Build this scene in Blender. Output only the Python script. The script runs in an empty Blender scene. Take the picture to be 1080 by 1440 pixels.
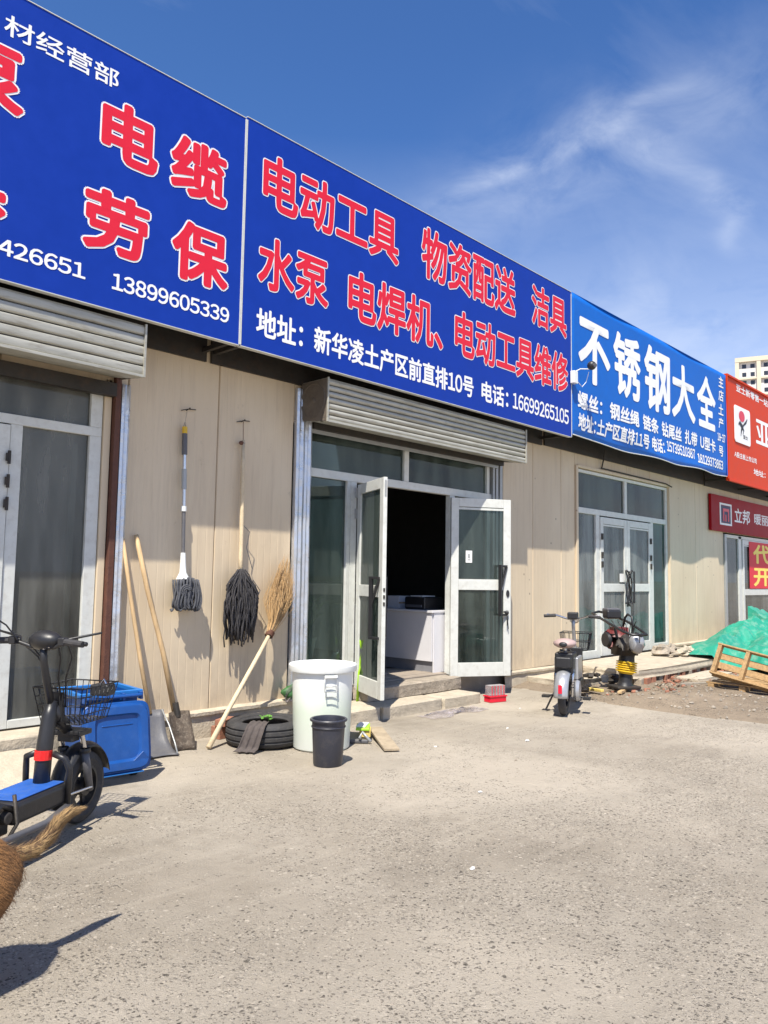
import bpy, bmesh, math, random
from mathutils import Vector, Matrix, noise
random.seed(7)
sc = bpy.context.scene
COL = sc.collection
PI = math.pi
rad = math.radians

# ------------------------------------------------------------------ camera
yaw, pitch, roll = rad(43.6), rad(4.8), rad(0.9)
F0 = Vector((math.cos(yaw), math.sin(yaw), 0)); R0 = Vector((math.sin(yaw), -math.cos(yaw), 0)); Zv = Vector((0, 0, 1))
Fv = F0 * math.cos(pitch) + Zv * math.sin(pitch); Uv0 = -F0 * math.sin(pitch) + Zv * math.cos(pitch)
Rv = R0 * math.cos(roll) + Uv0 * math.sin(roll); Uv = Uv0 * math.cos(roll) - R0 * math.sin(roll)
cd = bpy.data.cameras.new('camera'); cam = bpy.data.objects.new('camera', cd); COL.objects.link(cam)
M = Matrix((Rv, Uv, -Fv)).transposed().to_4x4(); M.translation = Vector((0, 0, 1.45)); cam.matrix_world = M
cd.sensor_fit = 'VERTICAL'; cd.sensor_height = 36; cd.lens = 1081 / 1440 * 36; cd.clip_start = .05; cd.clip_end = 5000
sc.camera = cam

# ------------------------------------------------------------------ sun and sky
SUN = Vector((-.5, -.32, 1.0)).normalized()
elev = math.asin(SUN.z); azi = math.atan2(SUN.x, SUN.y)
sd = bpy.data.lights.new('sun', 'SUN'); so = bpy.data.objects.new('sun', sd); COL.objects.link(so)
sd.energy = 5.0; sd.angle = rad(.53); sd.color = (1, .94, .83); so.rotation_euler = SUN.to_track_quat('Z', 'Y').to_euler(); so.location = (0, -10, 30)
w = bpy.data.worlds.new('World'); sc.world = w; w.use_nodes = True
nt = w.node_tree; N = nt.nodes; L = nt.links
sky = N.new('ShaderNodeTexSky'); sky.sky_type = 'NISHITA'; sky.sun_disc = False
sky.sun_elevation = elev; sky.sun_rotation = azi; sky.altitude = 900; sky.air_density = 1.0; sky.dust_density = .3; sky.ozone_density = 3.0
tc = N.new('ShaderNodeTexCoord'); sep = N.new('ShaderNodeSeparateXYZ'); L.new(tc.outputs['Generated'], sep.inputs[0])
def wm(op, a, b=None, c=None, clamp=False):
    n = N.new('ShaderNodeMath'); n.operation = op; n.use_clamp = clamp
    for i, v in enumerate((a, b, c)):
        if v is None: continue
        if isinstance(v, (int, float)): n.inputs[i].default_value = v
        else: L.new(v, n.inputs[i])
    return n.outputs[0]
zc = wm('MAXIMUM', sep.outputs[2], .02); zd = wm('ADD', zc, .12)
cmb = N.new('ShaderNodeCombineXYZ'); L.new(wm('DIVIDE', sep.outputs[0], zd), cmb.inputs[0]); L.new(wm('DIVIDE', sep.outputs[1], zd), cmb.inputs[1])
mp = N.new('ShaderNodeMapping'); L.new(cmb.outputs[0], mp.inputs[0]); mp.inputs['Rotation'].default_value = (0, 0, rad(20)); mp.inputs['Scale'].default_value = (.75, 2.0, 1); mp.inputs['Location'].default_value = (1.3, 4.9, 0)
n1 = N.new('ShaderNodeTexNoise'); L.new(mp.outputs[0], n1.inputs[0]); n1.inputs['Scale'].default_value = 1.1; n1.inputs['Detail'].default_value = 9; n1.inputs['Roughness'].default_value = .58; n1.inputs['Distortion'].default_value = .6
n2 = N.new('ShaderNodeTexNoise'); L.new(cmb.outputs[0], n2.inputs[0]); n2.inputs['Scale'].default_value = .55; n2.inputs['Detail'].default_value = 3
cl = wm('MULTIPLY', wm('SUBTRACT', n1.outputs[0], .46, clamp=True), wm('MULTIPLY', wm('SUBTRACT', n2.outputs[0], .30, clamp=True), 9.0), clamp=True)
low = wm('POWER', wm('SUBTRACT', 1.0, wm('MULTIPLY', zc, 2.2, clamp=True), clamp=True), 2.0)
lowc = wm('MULTIPLY', low, wm('MULTIPLY', n1.outputs[0], 1.7, clamp=True))
suv = N.new('ShaderNodeSeparateXYZ'); L.new(cmb.outputs[0], suv.inputs[0]); U_, V_ = suv.outputs[0], suv.outputs[1]
n3 = N.new('ShaderNodeTexNoise'); L.new(cmb.outputs[0], n3.inputs[0]); n3.inputs['Scale'].default_value = 5; n3.inputs['Detail'].default_value = 7; n3.inputs['Roughness'].default_value = .62; n3.inputs['Distortion'].default_value = .5
n4 = N.new('ShaderNodeTexNoise'); L.new(cmb.outputs[0], n4.inputs[0]); n4.inputs['Scale'].default_value = 2.2; n4.inputs['Detail'].default_value = 3
def streak(across, c, w_, along, a0, a1):      # a wisp of cirrus: thin across, fading along its length
    q = wm('ADD', wm('SUBTRACT', across, c), wm('MULTIPLY', wm('SUBTRACT', n4.outputs[0], .5), .28)); q = wm('DIVIDE', q, w_); q = wm('POWER', 2.718, wm('MULTIPLY', wm('MULTIPLY', q, q), -1.0))
    m_ = (a0 + a1) / 2; hl = (a1 - a0) / 2; e = wm('DIVIDE', wm('SUBTRACT', along, m_), hl); e = wm('SUBTRACT', 1.0, wm('MULTIPLY', e, e), clamp=True)
    return wm('MULTIPLY', wm('MULTIPLY', q, e), wm('MULTIPLY', wm('SUBTRACT', n3.outputs[0], .28, clamp=True), 2.6, clamp=True))
wisps = wm('ADD', wm('ADD', wm('MULTIPLY', streak(U_, 1.19, .03, V_, .42, 1.05), .34), wm('MULTIPLY', streak(V_, .57, .03, U_, 1.22, 1.85), .24)), wm('MULTIPLY', streak(U_, 1.28, .13, V_, .1, 1.3), .24))
hz = wm('POWER', wm('SUBTRACT', 1.0, wm('MULTIPLY', zc, 1.95, clamp=True), clamp=True), 1.15)
cf = wm('ADD', wm('ADD', wm('MULTIPLY', cl, .55), wisps), wm('MULTIPLY', hz, wm('MULTIPLY', wm('ADD', n3.outputs[0], .45), 1.05, clamp=True)), clamp=True)
tint = N.new('ShaderNodeMix'); tint.data_type = 'RGBA'; tint.blend_type = 'MULTIPLY'; tint.inputs[0].default_value = 1
L.new(sky.outputs[0], tint.inputs['A']); tint.inputs['B'].default_value = (.66, 1.0, 1.42, 1)
mx = N.new('ShaderNodeMix'); mx.data_type = 'RGBA'; L.new(cf, mx.inputs[0]); L.new(tint.outputs['Result'], mx.inputs['A']); mx.inputs['B'].default_value = (7.0, 7.6, 8.8, 1)
bg = N['Background']; L.new(mx.outputs['Result'], bg.inputs[0]); bg.inputs[1].default_value = .082
sc.view_settings.view_transform = 'Standard'; sc.view_settings.look = 'None'; sc.view_settings.gamma = 1; sc.view_settings.use_curve_mapping = False
sc.view_settings.exposure = .66
sc.render.engine = 'CYCLES'; sc.cycles.max_bounces = 8; sc.cycles.transparent_max_bounces = 24

# ------------------------------------------------------------------ materials
def nodes(name):
    m = bpy.data.materials.new(name); m.use_nodes = True
    return m, m.node_tree.nodes, m.node_tree.links, m.node_tree.nodes['Principled BSDF']
def mat(name, col, rough=.6, metal=0, var=.12, vscale=6, bump=.15, bscale=60, stretch=(1, 1, 1), dirt=0, dirtcol=(.12, .09, .06), spec=.5, coat=0, pos=True):
    m, n, l, b = nodes(name)
    b.inputs['Roughness'].default_value = rough; b.inputs['Metallic'].default_value = metal; b.inputs['Specular IOR Level'].default_value = spec
    b.inputs['Coat Weight'].default_value = coat
    t = n.new('ShaderNodeTexCoord'); mpn = n.new('ShaderNodeMapping'); l.new(t.outputs['Object'], mpn.inputs[0]); mpn.inputs['Scale'].default_value = stretch
    oi = n.new('ShaderNodeObjectInfo'); l.new(oi.outputs['Random'], mpn.inputs['Location'])
    a = n.new('ShaderNodeTexNoise'); l.new(mpn.outputs[0], a.inputs[0]); a.inputs['Scale'].default_value = vscale; a.inputs['Detail'].default_value = 6; a.inputs['Roughness'].default_value = .65
    r = n.new('ShaderNodeMapRange'); l.new(a.outputs[0], r.inputs[0]); r.inputs[1].default_value = .25; r.inputs[2].default_value = .75; r.inputs[3].default_value = 1 - var; r.inputs[4].default_value = 1 + var
    vm = n.new('ShaderNodeVectorMath'); vm.operation = 'SCALE'; vm.inputs[0].default_value = col; l.new(r.outputs[0], vm.inputs['Scale'])
    out = vm.outputs[0]
    if dirt:
        d = n.new('ShaderNodeTexNoise'); l.new(mpn.outputs[0], d.inputs[0]); d.inputs['Scale'].default_value = vscale * 2.3; d.inputs['Detail'].default_value = 8; d.inputs['Roughness'].default_value = .72
        dr = n.new('ShaderNodeMapRange'); l.new(d.outputs[0], dr.inputs[0]); dr.inputs[1].default_value = .5; dr.inputs[2].default_value = .72; dr.inputs[4].default_value = dirt
        x = n.new('ShaderNodeMix'); x.data_type = 'RGBA'; l.new(dr.outputs[0], x.inputs[0]); l.new(out, x.inputs['A']); x.inputs['B'].default_value = (*dirtcol, 1); out = x.outputs['Result']
    l.new(out, b.inputs['Base Color'])
    if bump:
        bn = n.new('ShaderNodeTexNoise'); l.new(mpn.outputs[0], bn.inputs[0]); bn.inputs['Scale'].default_value = bscale; bn.inputs['Detail'].default_value = 4
        bp = n.new('ShaderNodeBump'); bp.inputs['Strength'].default_value = bump; bp.inputs['Distance'].default_value = .01; l.new(bn.outputs[0], bp.inputs['Height']); l.new(bp.outputs[0], b.inputs['Normal'])
    rr = n.new('ShaderNodeMapRange'); l.new(a.outputs[0], rr.inputs[0]); rr.inputs[3].default_value = max(0, rough - .1); rr.inputs[4].default_value = min(1, rough + .1); l.new(rr.outputs[0], b.inputs['Roughness'])
    return m
def glassmat(name, tint=(.62, .68, .66), dirt=.06, refl=1.45, dcol=(.6, .6, .56)):
    m, n, l, b = nodes(name); n.remove(b)
    tr = n.new('ShaderNodeBsdfTransparent'); tr.inputs[0].default_value = (*tint, 1)
    gl = n.new('ShaderNodeBsdfGlossy'); gl.inputs['Roughness'].default_value = .015
    fr = n.new('ShaderNodeFresnel'); fr.inputs[0].default_value = refl
    m1 = n.new('ShaderNodeMixShader'); l.new(fr.outputs[0], m1.inputs[0]); l.new(tr.outputs[0], m1.inputs[1]); l.new(gl.outputs[0], m1.inputs[2])
    df = n.new('ShaderNodeBsdfDiffuse'); df.inputs[0].default_value = (*dcol, 1)
    t = n.new('ShaderNodeNewGeometry'); nz = n.new('ShaderNodeTexNoise'); gm = n.new('ShaderNodeMapping'); gm.inputs['Scale'].default_value = (3, 3, .5); l.new(t.outputs['Position'], gm.inputs[0]); l.new(gm.outputs[0], nz.inputs[0]); nz.inputs['Scale'].default_value = 1.3; nz.inputs['Detail'].default_value = 5; nz.inputs['Roughness'].default_value = .6
    r = n.new('ShaderNodeMapRange'); l.new(nz.outputs[0], r.inputs[0]); r.inputs[1].default_value = .35; r.inputs[2].default_value = .75; r.inputs[3].default_value = dirt * .3; r.inputs[4].default_value = dirt * 1.8
    m2 = n.new('ShaderNodeMixShader'); l.new(r.outputs[0], m2.inputs[0]); l.new(m1.outputs[0], m2.inputs[1]); l.new(df.outputs[0], m2.inputs[2])
    l.new(m2.outputs[0], n['Material Output'].inputs[0])
    return m
def ground_mat(name, base, base2, speck, dirty=False):
    m, n, l, b = nodes(name)
    g = n.new('ShaderNodeNewGeometry'); P = g.outputs['Position']
    def nz(scale, det=6, ro=.6, vec=P):
        a = n.new('ShaderNodeTexNoise'); l.new(vec, a.inputs[0]); a.inputs['Scale'].default_value = scale; a.inputs['Detail'].default_value = det; a.inputs['Roughness'].default_value = ro; return a.outputs[0]
    def rng(v, a, bb, c=0., d=1.):
        r = n.new('ShaderNodeMapRange'); l.new(v, r.inputs[0])
        for i, q in enumerate((a, bb, c, d)): r.inputs[i + 1].default_value = q
        return r.outputs[0]
    def mixc(f, A, B):
        x = n.new('ShaderNodeMix'); x.data_type = 'RGBA'
        if isinstance(f, float): x.inputs[0].default_value = f
        else: l.new(f, x.inputs[0])
        for k, v in (('A', A), ('B', B)):
            if isinstance(v, tuple): x.inputs[k].default_value = (*v, 1)
            else: l.new(v, x.inputs[k])
        return x.outputs['Result']
    def mul(a, bb):
        q = n.new('ShaderNodeMath'); q.operation = 'MULTIPLY'
        for i, v in enumerate((a, bb)):
            if isinstance(v, (int, float)): q.inputs[i].default_value = v
            else: l.new(v, q.inputs[i])
        return q.outputs[0]
    c = mixc(rng(nz(.9, 8, .65), .35, .68), base, base2)
    c = mixc(mul(rng(nz(3.3, 9, .75), .5, .75), .45), c, tuple(v * .72 for v in base2))
    c = mixc(mul(rng(nz(170, 3, .6), .3, .75), .35), c, tuple(v * .6 for v in base))
    c = mixc(mul(rng(nz(.45, 4, .5), .46, .58), .7), c, tuple(v * 1.2 for v in base))      # pale dusty areas
    c = mixc(mul(rng(nz(.62, 7, .7, P), .54, .66), .5), c, tuple(v * .66 for v in base2))   # old stains
    c = mixc(mul(rng(nz(14, 6, .8), .55, .72), .4), c, tuple(v * .66 for v in base2))
    # faint tyre/broom streaks
    mpn = n.new('ShaderNodeMapping'); l.new(P, mpn.inputs[0]); mpn.inputs['Rotation'].default_value = (0, 0, rad(-18)); mpn.inputs['Scale'].default_value = (.6, 6, 1)
    c = mixc(mul(rng(nz(1.6, 6, .6, mpn.outputs[0]), .52, .74), .35), c, tuple(min(1, v * 1.22) for v in base))
    # exposed aggregate, more where the surface is worn
    sp = n.new('ShaderNodeSeparateXYZ'); l.new(P, sp.inputs[0])
    wear = rng(sp.outputs[1], 5.2, 2.2, .0, .62) if not dirty else rng(nz(.5), 0, 1, .3, .3)
    ad = n.new('ShaderNodeMath'); ad.operation = 'ADD'; l.new(wear, ad.inputs[0]); l.new(rng(nz(1.1, 7, .7), .38, .64, -.45, .40), ad.inputs[1])
    ad2 = n.new('ShaderNodeMath'); ad2.operation = 'ADD'; l.new(ad.outputs[0], ad2.inputs[0]); l.new(rng(nz(7, 5, .7), .35, .65, -.2, .2), ad2.inputs[1]); wear = ad2.outputs[0]
    wv = n.new('ShaderNodeVectorMath'); wv.operation = 'ADD'; l.new(P, wv.inputs[0])
    wn = n.new('ShaderNodeTexNoise'); l.new(P, wn.inputs[0]); wn.inputs['Scale'].default_value = 45; ws = n.new('ShaderNodeVectorMath'); ws.operation = 'SCALE'; l.new(wn.outputs['Color'], ws.inputs[0]); ws.inputs['Scale'].default_value = .02; l.new(ws.outputs[0], wv.inputs[1])
    hs = []
    for scale, rr in ((62, .42), (105, .45), (33, .34)):
        v = n.new('ShaderNodeTexVoronoi'); l.new(wv.outputs[0], v.inputs[0]); v.inputs['Scale'].default_value = scale
        sc_ = n.new('ShaderNodeSeparateColor'); l.new(v.outputs['Color'], sc_.inputs[0])
        stone = rng(v.outputs['Distance'], rr, rr * .72)
        cm = n.new('ShaderNodeMath'); cm.operation = 'LESS_THAN'; l.new(sc_.outputs[0], cm.inputs[0]); l.new(wear, cm.inputs[1])
        f = mul(stone, cm.outputs[0])
        dk = n.new('ShaderNodeValToRGB'); l.new(sc_.outputs[1], dk.inputs[0]); e = dk.color_ramp.elements
        e[0].color = (*tuple(v_ * .22 for v_ in base), 1); e[0].position = .1; e[1].color = (*tuple(min(1, v_ * 1.35) for v_ in base), 1); e[1].position = 1
        e2 = dk.color_ramp.elements.new(.42); e2.color = (*tuple(v_ * .78 for v_ in base), 1)
        c = mixc(mul(f, speck), c, dk.outputs[0]); hs.append(f)
    l.new(c, b.inputs['Base Color']); b.inputs['Roughness'].default_value = .92; b.inputs['Specular IOR Level'].default_value = .25
    h = n.new('ShaderNodeMath'); h.operation = 'ADD'; l.new(mul(hs[0], .5), h.inputs[0]); l.new(mul(nz(95, 6, .75), 1.3), h.inputs[1])
    bp = n.new('ShaderNodeBump'); bp.inputs['Strength'].default_value = 1.0; bp.inputs['Distance'].default_value = .011; l.new(h.outputs[0], bp.inputs['Height'])
    b2 = n.new('ShaderNodeBump'); b2.inputs['Strength'].default_value = .5; b2.inputs['Distance'].default_value = .05; l.new(nz(3, 5), b2.inputs['Height']); l.new(b2.outputs[0], bp.inputs['Normal'])
    l.new(bp.outputs[0], b.inputs['Normal'])
    return m
def wall_mat():
    m, n, l, b = nodes('cream_panel')
    g = n.new('ShaderNodeNewGeometry'); P = g.outputs['Position']
    def nz(scale, st, det=6, ro=.6):
        mm = n.new('ShaderNodeMapping'); l.new(P, mm.inputs[0]); mm.inputs['Scale'].default_value = st
        a = n.new('ShaderNodeTexNoise'); l.new(mm.outputs[0], a.inputs[0]); a.inputs['Scale'].default_value = scale; a.inputs['Detail'].default_value = det; a.inputs['Roughness'].default_value = ro; return a.outputs[0]
    def rng(v, a, bb, c=0., d=1.):
        r = n.new('ShaderNodeMapRange'); l.new(v, r.inputs[0])
        for i, q in enumerate((a, bb, c, d)): r.inputs[i + 1].default_value = q
        return r.outputs[0]
    def mx_(f, A, B):
        x = n.new('ShaderNodeMix'); x.data_type = 'RGBA'; l.new(f, x.inputs[0])
        for k, v in (('A', A), ('B', B)):
            if isinstance(v, tuple): x.inputs[k].default_value = (*v, 1)
            else: l.new(v, x.inputs[k])
        return x.outputs['Result']
    c = mx_(rng(nz(1.2, (1, 1, .5)), .3, .7), (.66, .55, .395), (.58, .465, .32))
    c = mx_(rng(nz(3, (4, 4, .25), 8, .7), .50, .74, 0, .5), c, (.42, .33, .235))      # rain streaks
    c = mx_(rng(nz(5, (1, 1, 1), 10, .8), .60, .70, 0, .55), c, (.32, .25, .175))        # scuffs
    spz = n.new('ShaderNodeSeparateXYZ'); l.new(P, spz.inputs[0])
    ad = n.new('ShaderNodeMath'); ad.operation = 'MULTIPLY'; l.new(rng(spz.outputs[2], .9, .2, 0, 1), ad.inputs[0]); l.new(rng(nz(6, (1, 1, .6), 8, .7), .4, .75, 0, .7), ad.inputs[1])
    c = mx_(ad.outputs[0], c, (.34, .27, .2))                                         # mud splashed at the foot
    sm = n.new('ShaderNodeTexVoronoi'); l.new(P, sm.inputs[0]); sm.inputs['Scale'].default_value = 7; s3 = n.new('ShaderNodeSeparateColor'); l.new(sm.outputs['Color'], s3.inputs[0])
    lt = n.new('ShaderNodeMath'); lt.operation = 'LESS_THAN'; l.new(s3.outputs[0], lt.inputs[0]); lt.inputs[1].default_value = .1
    ml = n.new('ShaderNodeMath'); ml.operation = 'MULTIPLY'; l.new(lt.outputs[0], ml.inputs[0]); l.new(rng(sm.outputs['Distance'], .14, .07, 0, .75), ml.inputs[1])
    c = mx_(ml.outputs[0], c, (.2, .15, .11))
    l.new(c, b.inputs['Base Color']); b.inputs['Roughness'].default_value = .5
    bp = n.new('ShaderNodeBump'); bp.inputs['Strength'].default_value = .3; bp.inputs['Distance'].default_value = .02; l.new(nz(2.5, (1, 1, .6), 3), bp.inputs['Height']); l.new(bp.outputs[0], b.inputs['Normal'])
    return m
MT = dict(
    wall=wall_mat(), ground=ground_mat('worn_concrete', (.425, .375, .305), (.32, .275, .215), .85), earth=ground_mat('dusty_earth', (.30, .24, .175), (.21, .165, .12), .9, True),
    cement=mat('cement', (.30, .265, .215), .9, var=.3, vscale=5, bump=.8, bscale=40, dirt=.6, dirtcol=(.15, .12, .09)),
    cement_lt=mat('pale_cement', (.45, .39, .30), .9, var=.22, vscale=7, bump=.7, bscale=50, dirt=.35, dirtcol=(.22, .18, .13)),
    stone=mat('rough_stone', (.33, .28, .22), .9, var=.35, vscale=9, bump=1, bscale=35, dirt=.5, dirtcol=(.1, .085, .07)),
    signblue=mat('blue_vinyl', (.004, .036, .32), .5, var=.07, bump=.05, bscale=2, spec=.2),
    bannerblue=mat('banner_blue', (.005, .12, .50), .5, var=.08, bump=.12, bscale=5, spec=.2),
    signorange=mat('orange_red_sheet', (.58, .045, .006), .5, var=.08, bump=.02, spec=.15),
    signred=mat('crimson_sheet', (.30, .004, .010), .5, var=.06, bump=.02, spec=.12),
    red=mat('letter_red', (.68, .006, .028), .5, var=.03, bump=0), white=mat('letter_white', (.82, .82, .82), .5, var=.03, bump=0), black=mat('print_black', (.012, .012, .015), .5, bump=0),
    navy=mat('print_navy', (.02, .02, .08), .5, bump=0), yellow=mat('letter_yellow', (.85, .68, .12), .5, bump=0), posterred=mat('poster_red', (.65, .02, .04), .6, var=.06, bump=.05),
    alu=mat('painted_aluminium', (.60, .61, .575), .38, 0, var=.10, vscale=6, bump=.05, dirt=.45, dirtcol=(.38, .35, .3)),
    alug=mat('grey_aluminium', (.36, .37, .37), .4, .3, var=.1, bump=.05, dirt=.3, dirtcol=(.2, .18, .15)),
    shutter=mat('shutter_metal', (.42, .41, .355), .45, .25, var=.22, vscale=3, bump=.1, stretch=(.6, 1, 4), dirt=.65, dirtcol=(.2, .17, .12)),
    foil=mat('crinkled_foil', (.60, .62, .66), .3, .75, var=.1, vscale=8, bump=.8, bscale=14),
    rust=mat('rust_red_paint', (.10, .038, .024), .7, var=.25, vscale=14, bump=.3, dirt=.4, dirtcol=(.06, .03, .02)),
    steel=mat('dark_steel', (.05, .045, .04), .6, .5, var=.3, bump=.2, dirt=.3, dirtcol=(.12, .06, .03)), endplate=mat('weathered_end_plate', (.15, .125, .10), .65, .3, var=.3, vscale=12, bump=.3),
    chrome=mat('chrome', (.62, .62, .64), .22, 1, var=.08, bump=.05), wood=mat('bare_wood', (.52, .36, .19), .7, var=.22, vscale=9, bump=.3, bscale=40, stretch=(3, 3, .5), dirt=.4, dirtcol=(.26, .17, .09)),
    woodlt=mat('pale_wood', (.62, .50, .33), .7, var=.18, vscale=9, bump=.3, bscale=50, stretch=(2, 2, 2), dirt=.35, dirtcol=(.36, .26, .16)),
    pallet=mat('pallet_pine', (.38, .245, .115), .8, var=.4, vscale=7, bump=.4, bscale=30, stretch=(1, 5, 5), dirt=.5, dirtcol=(.25, .15, .07)),
    straw=mat('sorghum_straw', (.50, .32, .15), .75, var=.3, vscale=40, bump=0), twine=mat('brown_twine', (.12, .05, .03), .8), mop=mat('dark_mop_yarn', (.045, .042, .045), .95, var=.45, vscale=40, bump=.6, bscale=200),
    mopg=mat('grey_mop_yarn', (.085, .088, .10), .95, var=.4, vscale=30, bump=.6, bscale=200), rubber=mat('tyre_rubber', (.035, .034, .036), .75, var=.3, vscale=10, bump=.3, bscale=90, dirt=.45, dirtcol=(.11, .10, .085)),
    blackp=mat('black_plastic', (.018, .018, .02), .42, var=.2, bump=.1, dirt=.15, dirtcol=(.08, .07, .06)), greyp=mat('grey_plastic', (.10, .10, .11), .5, var=.15, dirt=.3, dirtcol=(.2, .18, .15)),
    woodgrey=mat('weathered_board', (.36, .29, .20), .8, var=.25, vscale=9, bump=.4, dirt=.4, dirtcol=(.2, .16, .11)), whitep=mat('white_polyethylene', (.74, .76, .74), .35, var=.05, bump=.05, dirt=.2, dirtcol=(.5, .48, .42)), bluep=mat('blue_polyethylene', (.005, .06, .25), .38, var=.15, vscale=5, bump=.08, dirt=.12, dirtcol=(.1, .18, .35)), bluel=mat('pale_blue_polyethylene', (.015, .15, .45), .45, var=.12, bump=.05),
    bucket=mat('black_bucket', (.03, .032, .045), .4, var=.15, bump=.05, dirt=.35, dirtcol=(.12, .11, .1)), redp=mat('red_plastic', (.65, .01, .035), .35, bump=.03), clearp=glassmat('clear_plastic', (.82, .8, .8), .22, dcol=(.75, .68, .7)),
    matblue=mat('blue_deck_mat', (.02, .10, .40), .5, var=.2, vscale=10, bump=.15, dirt=.5, dirtcol=(.10, .15, .26)), redband=mat('red_reflector', (.75, .02, .02), .3, bump=0),
    glass=glassmat('window_glass', (.50, .58, .55), .09, dcol=(.42, .52, .47)), glassd=glassmat('dusty_glass', (.45, .50, .48), .15, dcol=(.55, .55, .5)), glassg=glassmat('green_film_glass', (.22, .40, .36), .22, dcol=(.16, .36, .33)), glassl=glassmat('filmed_glass', (.5, .58, .58), .3, dcol=(.42, .46, .45)),
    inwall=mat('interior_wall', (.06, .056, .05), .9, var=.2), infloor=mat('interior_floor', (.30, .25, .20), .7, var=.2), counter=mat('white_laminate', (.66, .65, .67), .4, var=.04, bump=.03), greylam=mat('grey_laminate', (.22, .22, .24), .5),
    yellowr=mat('yellow_bellows', (.72, .46, .02), .45, var=.12, bump=.1, dirt=.3, dirtcol=(.3, .2, .05)), enginered=mat('dull_engine_red', (.13, .02, .02), .5, var=.3, dirt=.4, dirtcol=(.04, .03, .03)), silver=mat('silver_paint', (.42, .43, .45), .3, .5, var=.12, bump=.05, dirt=.3, dirtcol=(.2, .18, .15)),
    pink=mat('pinkish_vinyl', (.40, .29, .27), .5, var=.1, bump=.1), greenp=mat('lime_plastic', (.35, .62, .03), .4, bump=.05), sponge=mat('yellow_sponge', (.66, .50, .14), .9, bump=.4), leaf=mat('leaf_green', (.10, .25, .04), .6, var=.3, vscale=20), darkleaf=mat('dark_leaf', (.04, .13, .035), .6, var=.3, vscale=20),
    brick=mat('fired_brick', (.30, .13, .08), .85, var=.25, vscale=12, bump=.5, dirt=.3, dirtcol=(.3, .22, .17)), rag=mat('brown_rag', (.085, .07, .065), .95, var=.25, vscale=20, bump=.5), paper=mat('white_paper', (.78, .78, .76), .8, bump=.05), cotton=mat('grey_cord', (.35, .32, .27), .9),
    aptw=mat('cream_render', (.60, .53, .41), .9, var=.06, vscale=.4, bump=0), aptwh=mat('white_render', (.62, .60, .58), .9, var=.06, vscale=.4, bump=0), aptg=mat('far_window', (.03, .035, .05), .25, bump=0), roof=mat('roof_sheet', (.30, .31, .33), .6, .2),
    furs=mat('golden_fur', (.34, .22, .10), .9, var=.3, vscale=60, bump=0), furd=mat('dark_fur', (.10, .055, .03), .9, var=.3, vscale=50, bump=0), skin=mat('brown_coat', (.24, .115, .04), .9, var=.35, vscale=18, bump=.8, bscale=120, stretch=(1, 3, 3)),
    orangel=mat('amber_lens', (.75, .30, .12), .3, bump=0), pebble=mat('pebble', (.30, .26, .21), .85, var=.5, vscale=3, bump=.3))
def tarp_mat():
    m = mat('green_tarpaulin', (.02, .27, .18), .45, var=.25, vscale=3, bump=.8, bscale=7, dirt=.7, dirtcol=(.30, .42, .33)); b = m.node_tree.nodes['Principled BSDF']; return m
MT['tarp'] = tarp_mat()
def barrel_mat():
    m, n, l, b = nodes('translucent_barrel'); t = n.new('ShaderNodeTexCoord'); s = n.new('ShaderNodeSeparateXYZ'); l.new(t.outputs['Object'], s.inputs[0])
    nz = n.new('ShaderNodeTexNoise'); l.new(t.outputs['Object'], nz.inputs[0]); nz.inputs['Scale'].default_value = 3
    ad = n.new('ShaderNodeMath'); ad.operation = 'MULTIPLY_ADD'; l.new(nz.outputs[0], ad.inputs[0]); ad.inputs[1].default_value = .16; l.new(s.outputs[2], ad.inputs[2])
    r = n.new('ShaderNodeValToRGB'); l.new(ad.outputs[0], r.inputs[0]); e = r.color_ramp.elements
    e[0].position = .1; e[0].color = (.60, .63, .58, 1); e[1].position = .62; e[1].color = (.76, .78, .76, 1)
    q = e.new(.40); q.color = (.62, .69, .58, 1); q = e.new(.50); q.color = (.70, .75, .68, 1)
    l.new(r.outputs[0], b.inputs['Base Color']); b.inputs['Roughness'].default_value = .35; b.inputs['Subsurface Weight'].default_value = .15; b.inputs['Subsurface Radius'].default_value = (.03, .03, .03)
    return m
MT['barrel'] = barrel_mat()

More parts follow.
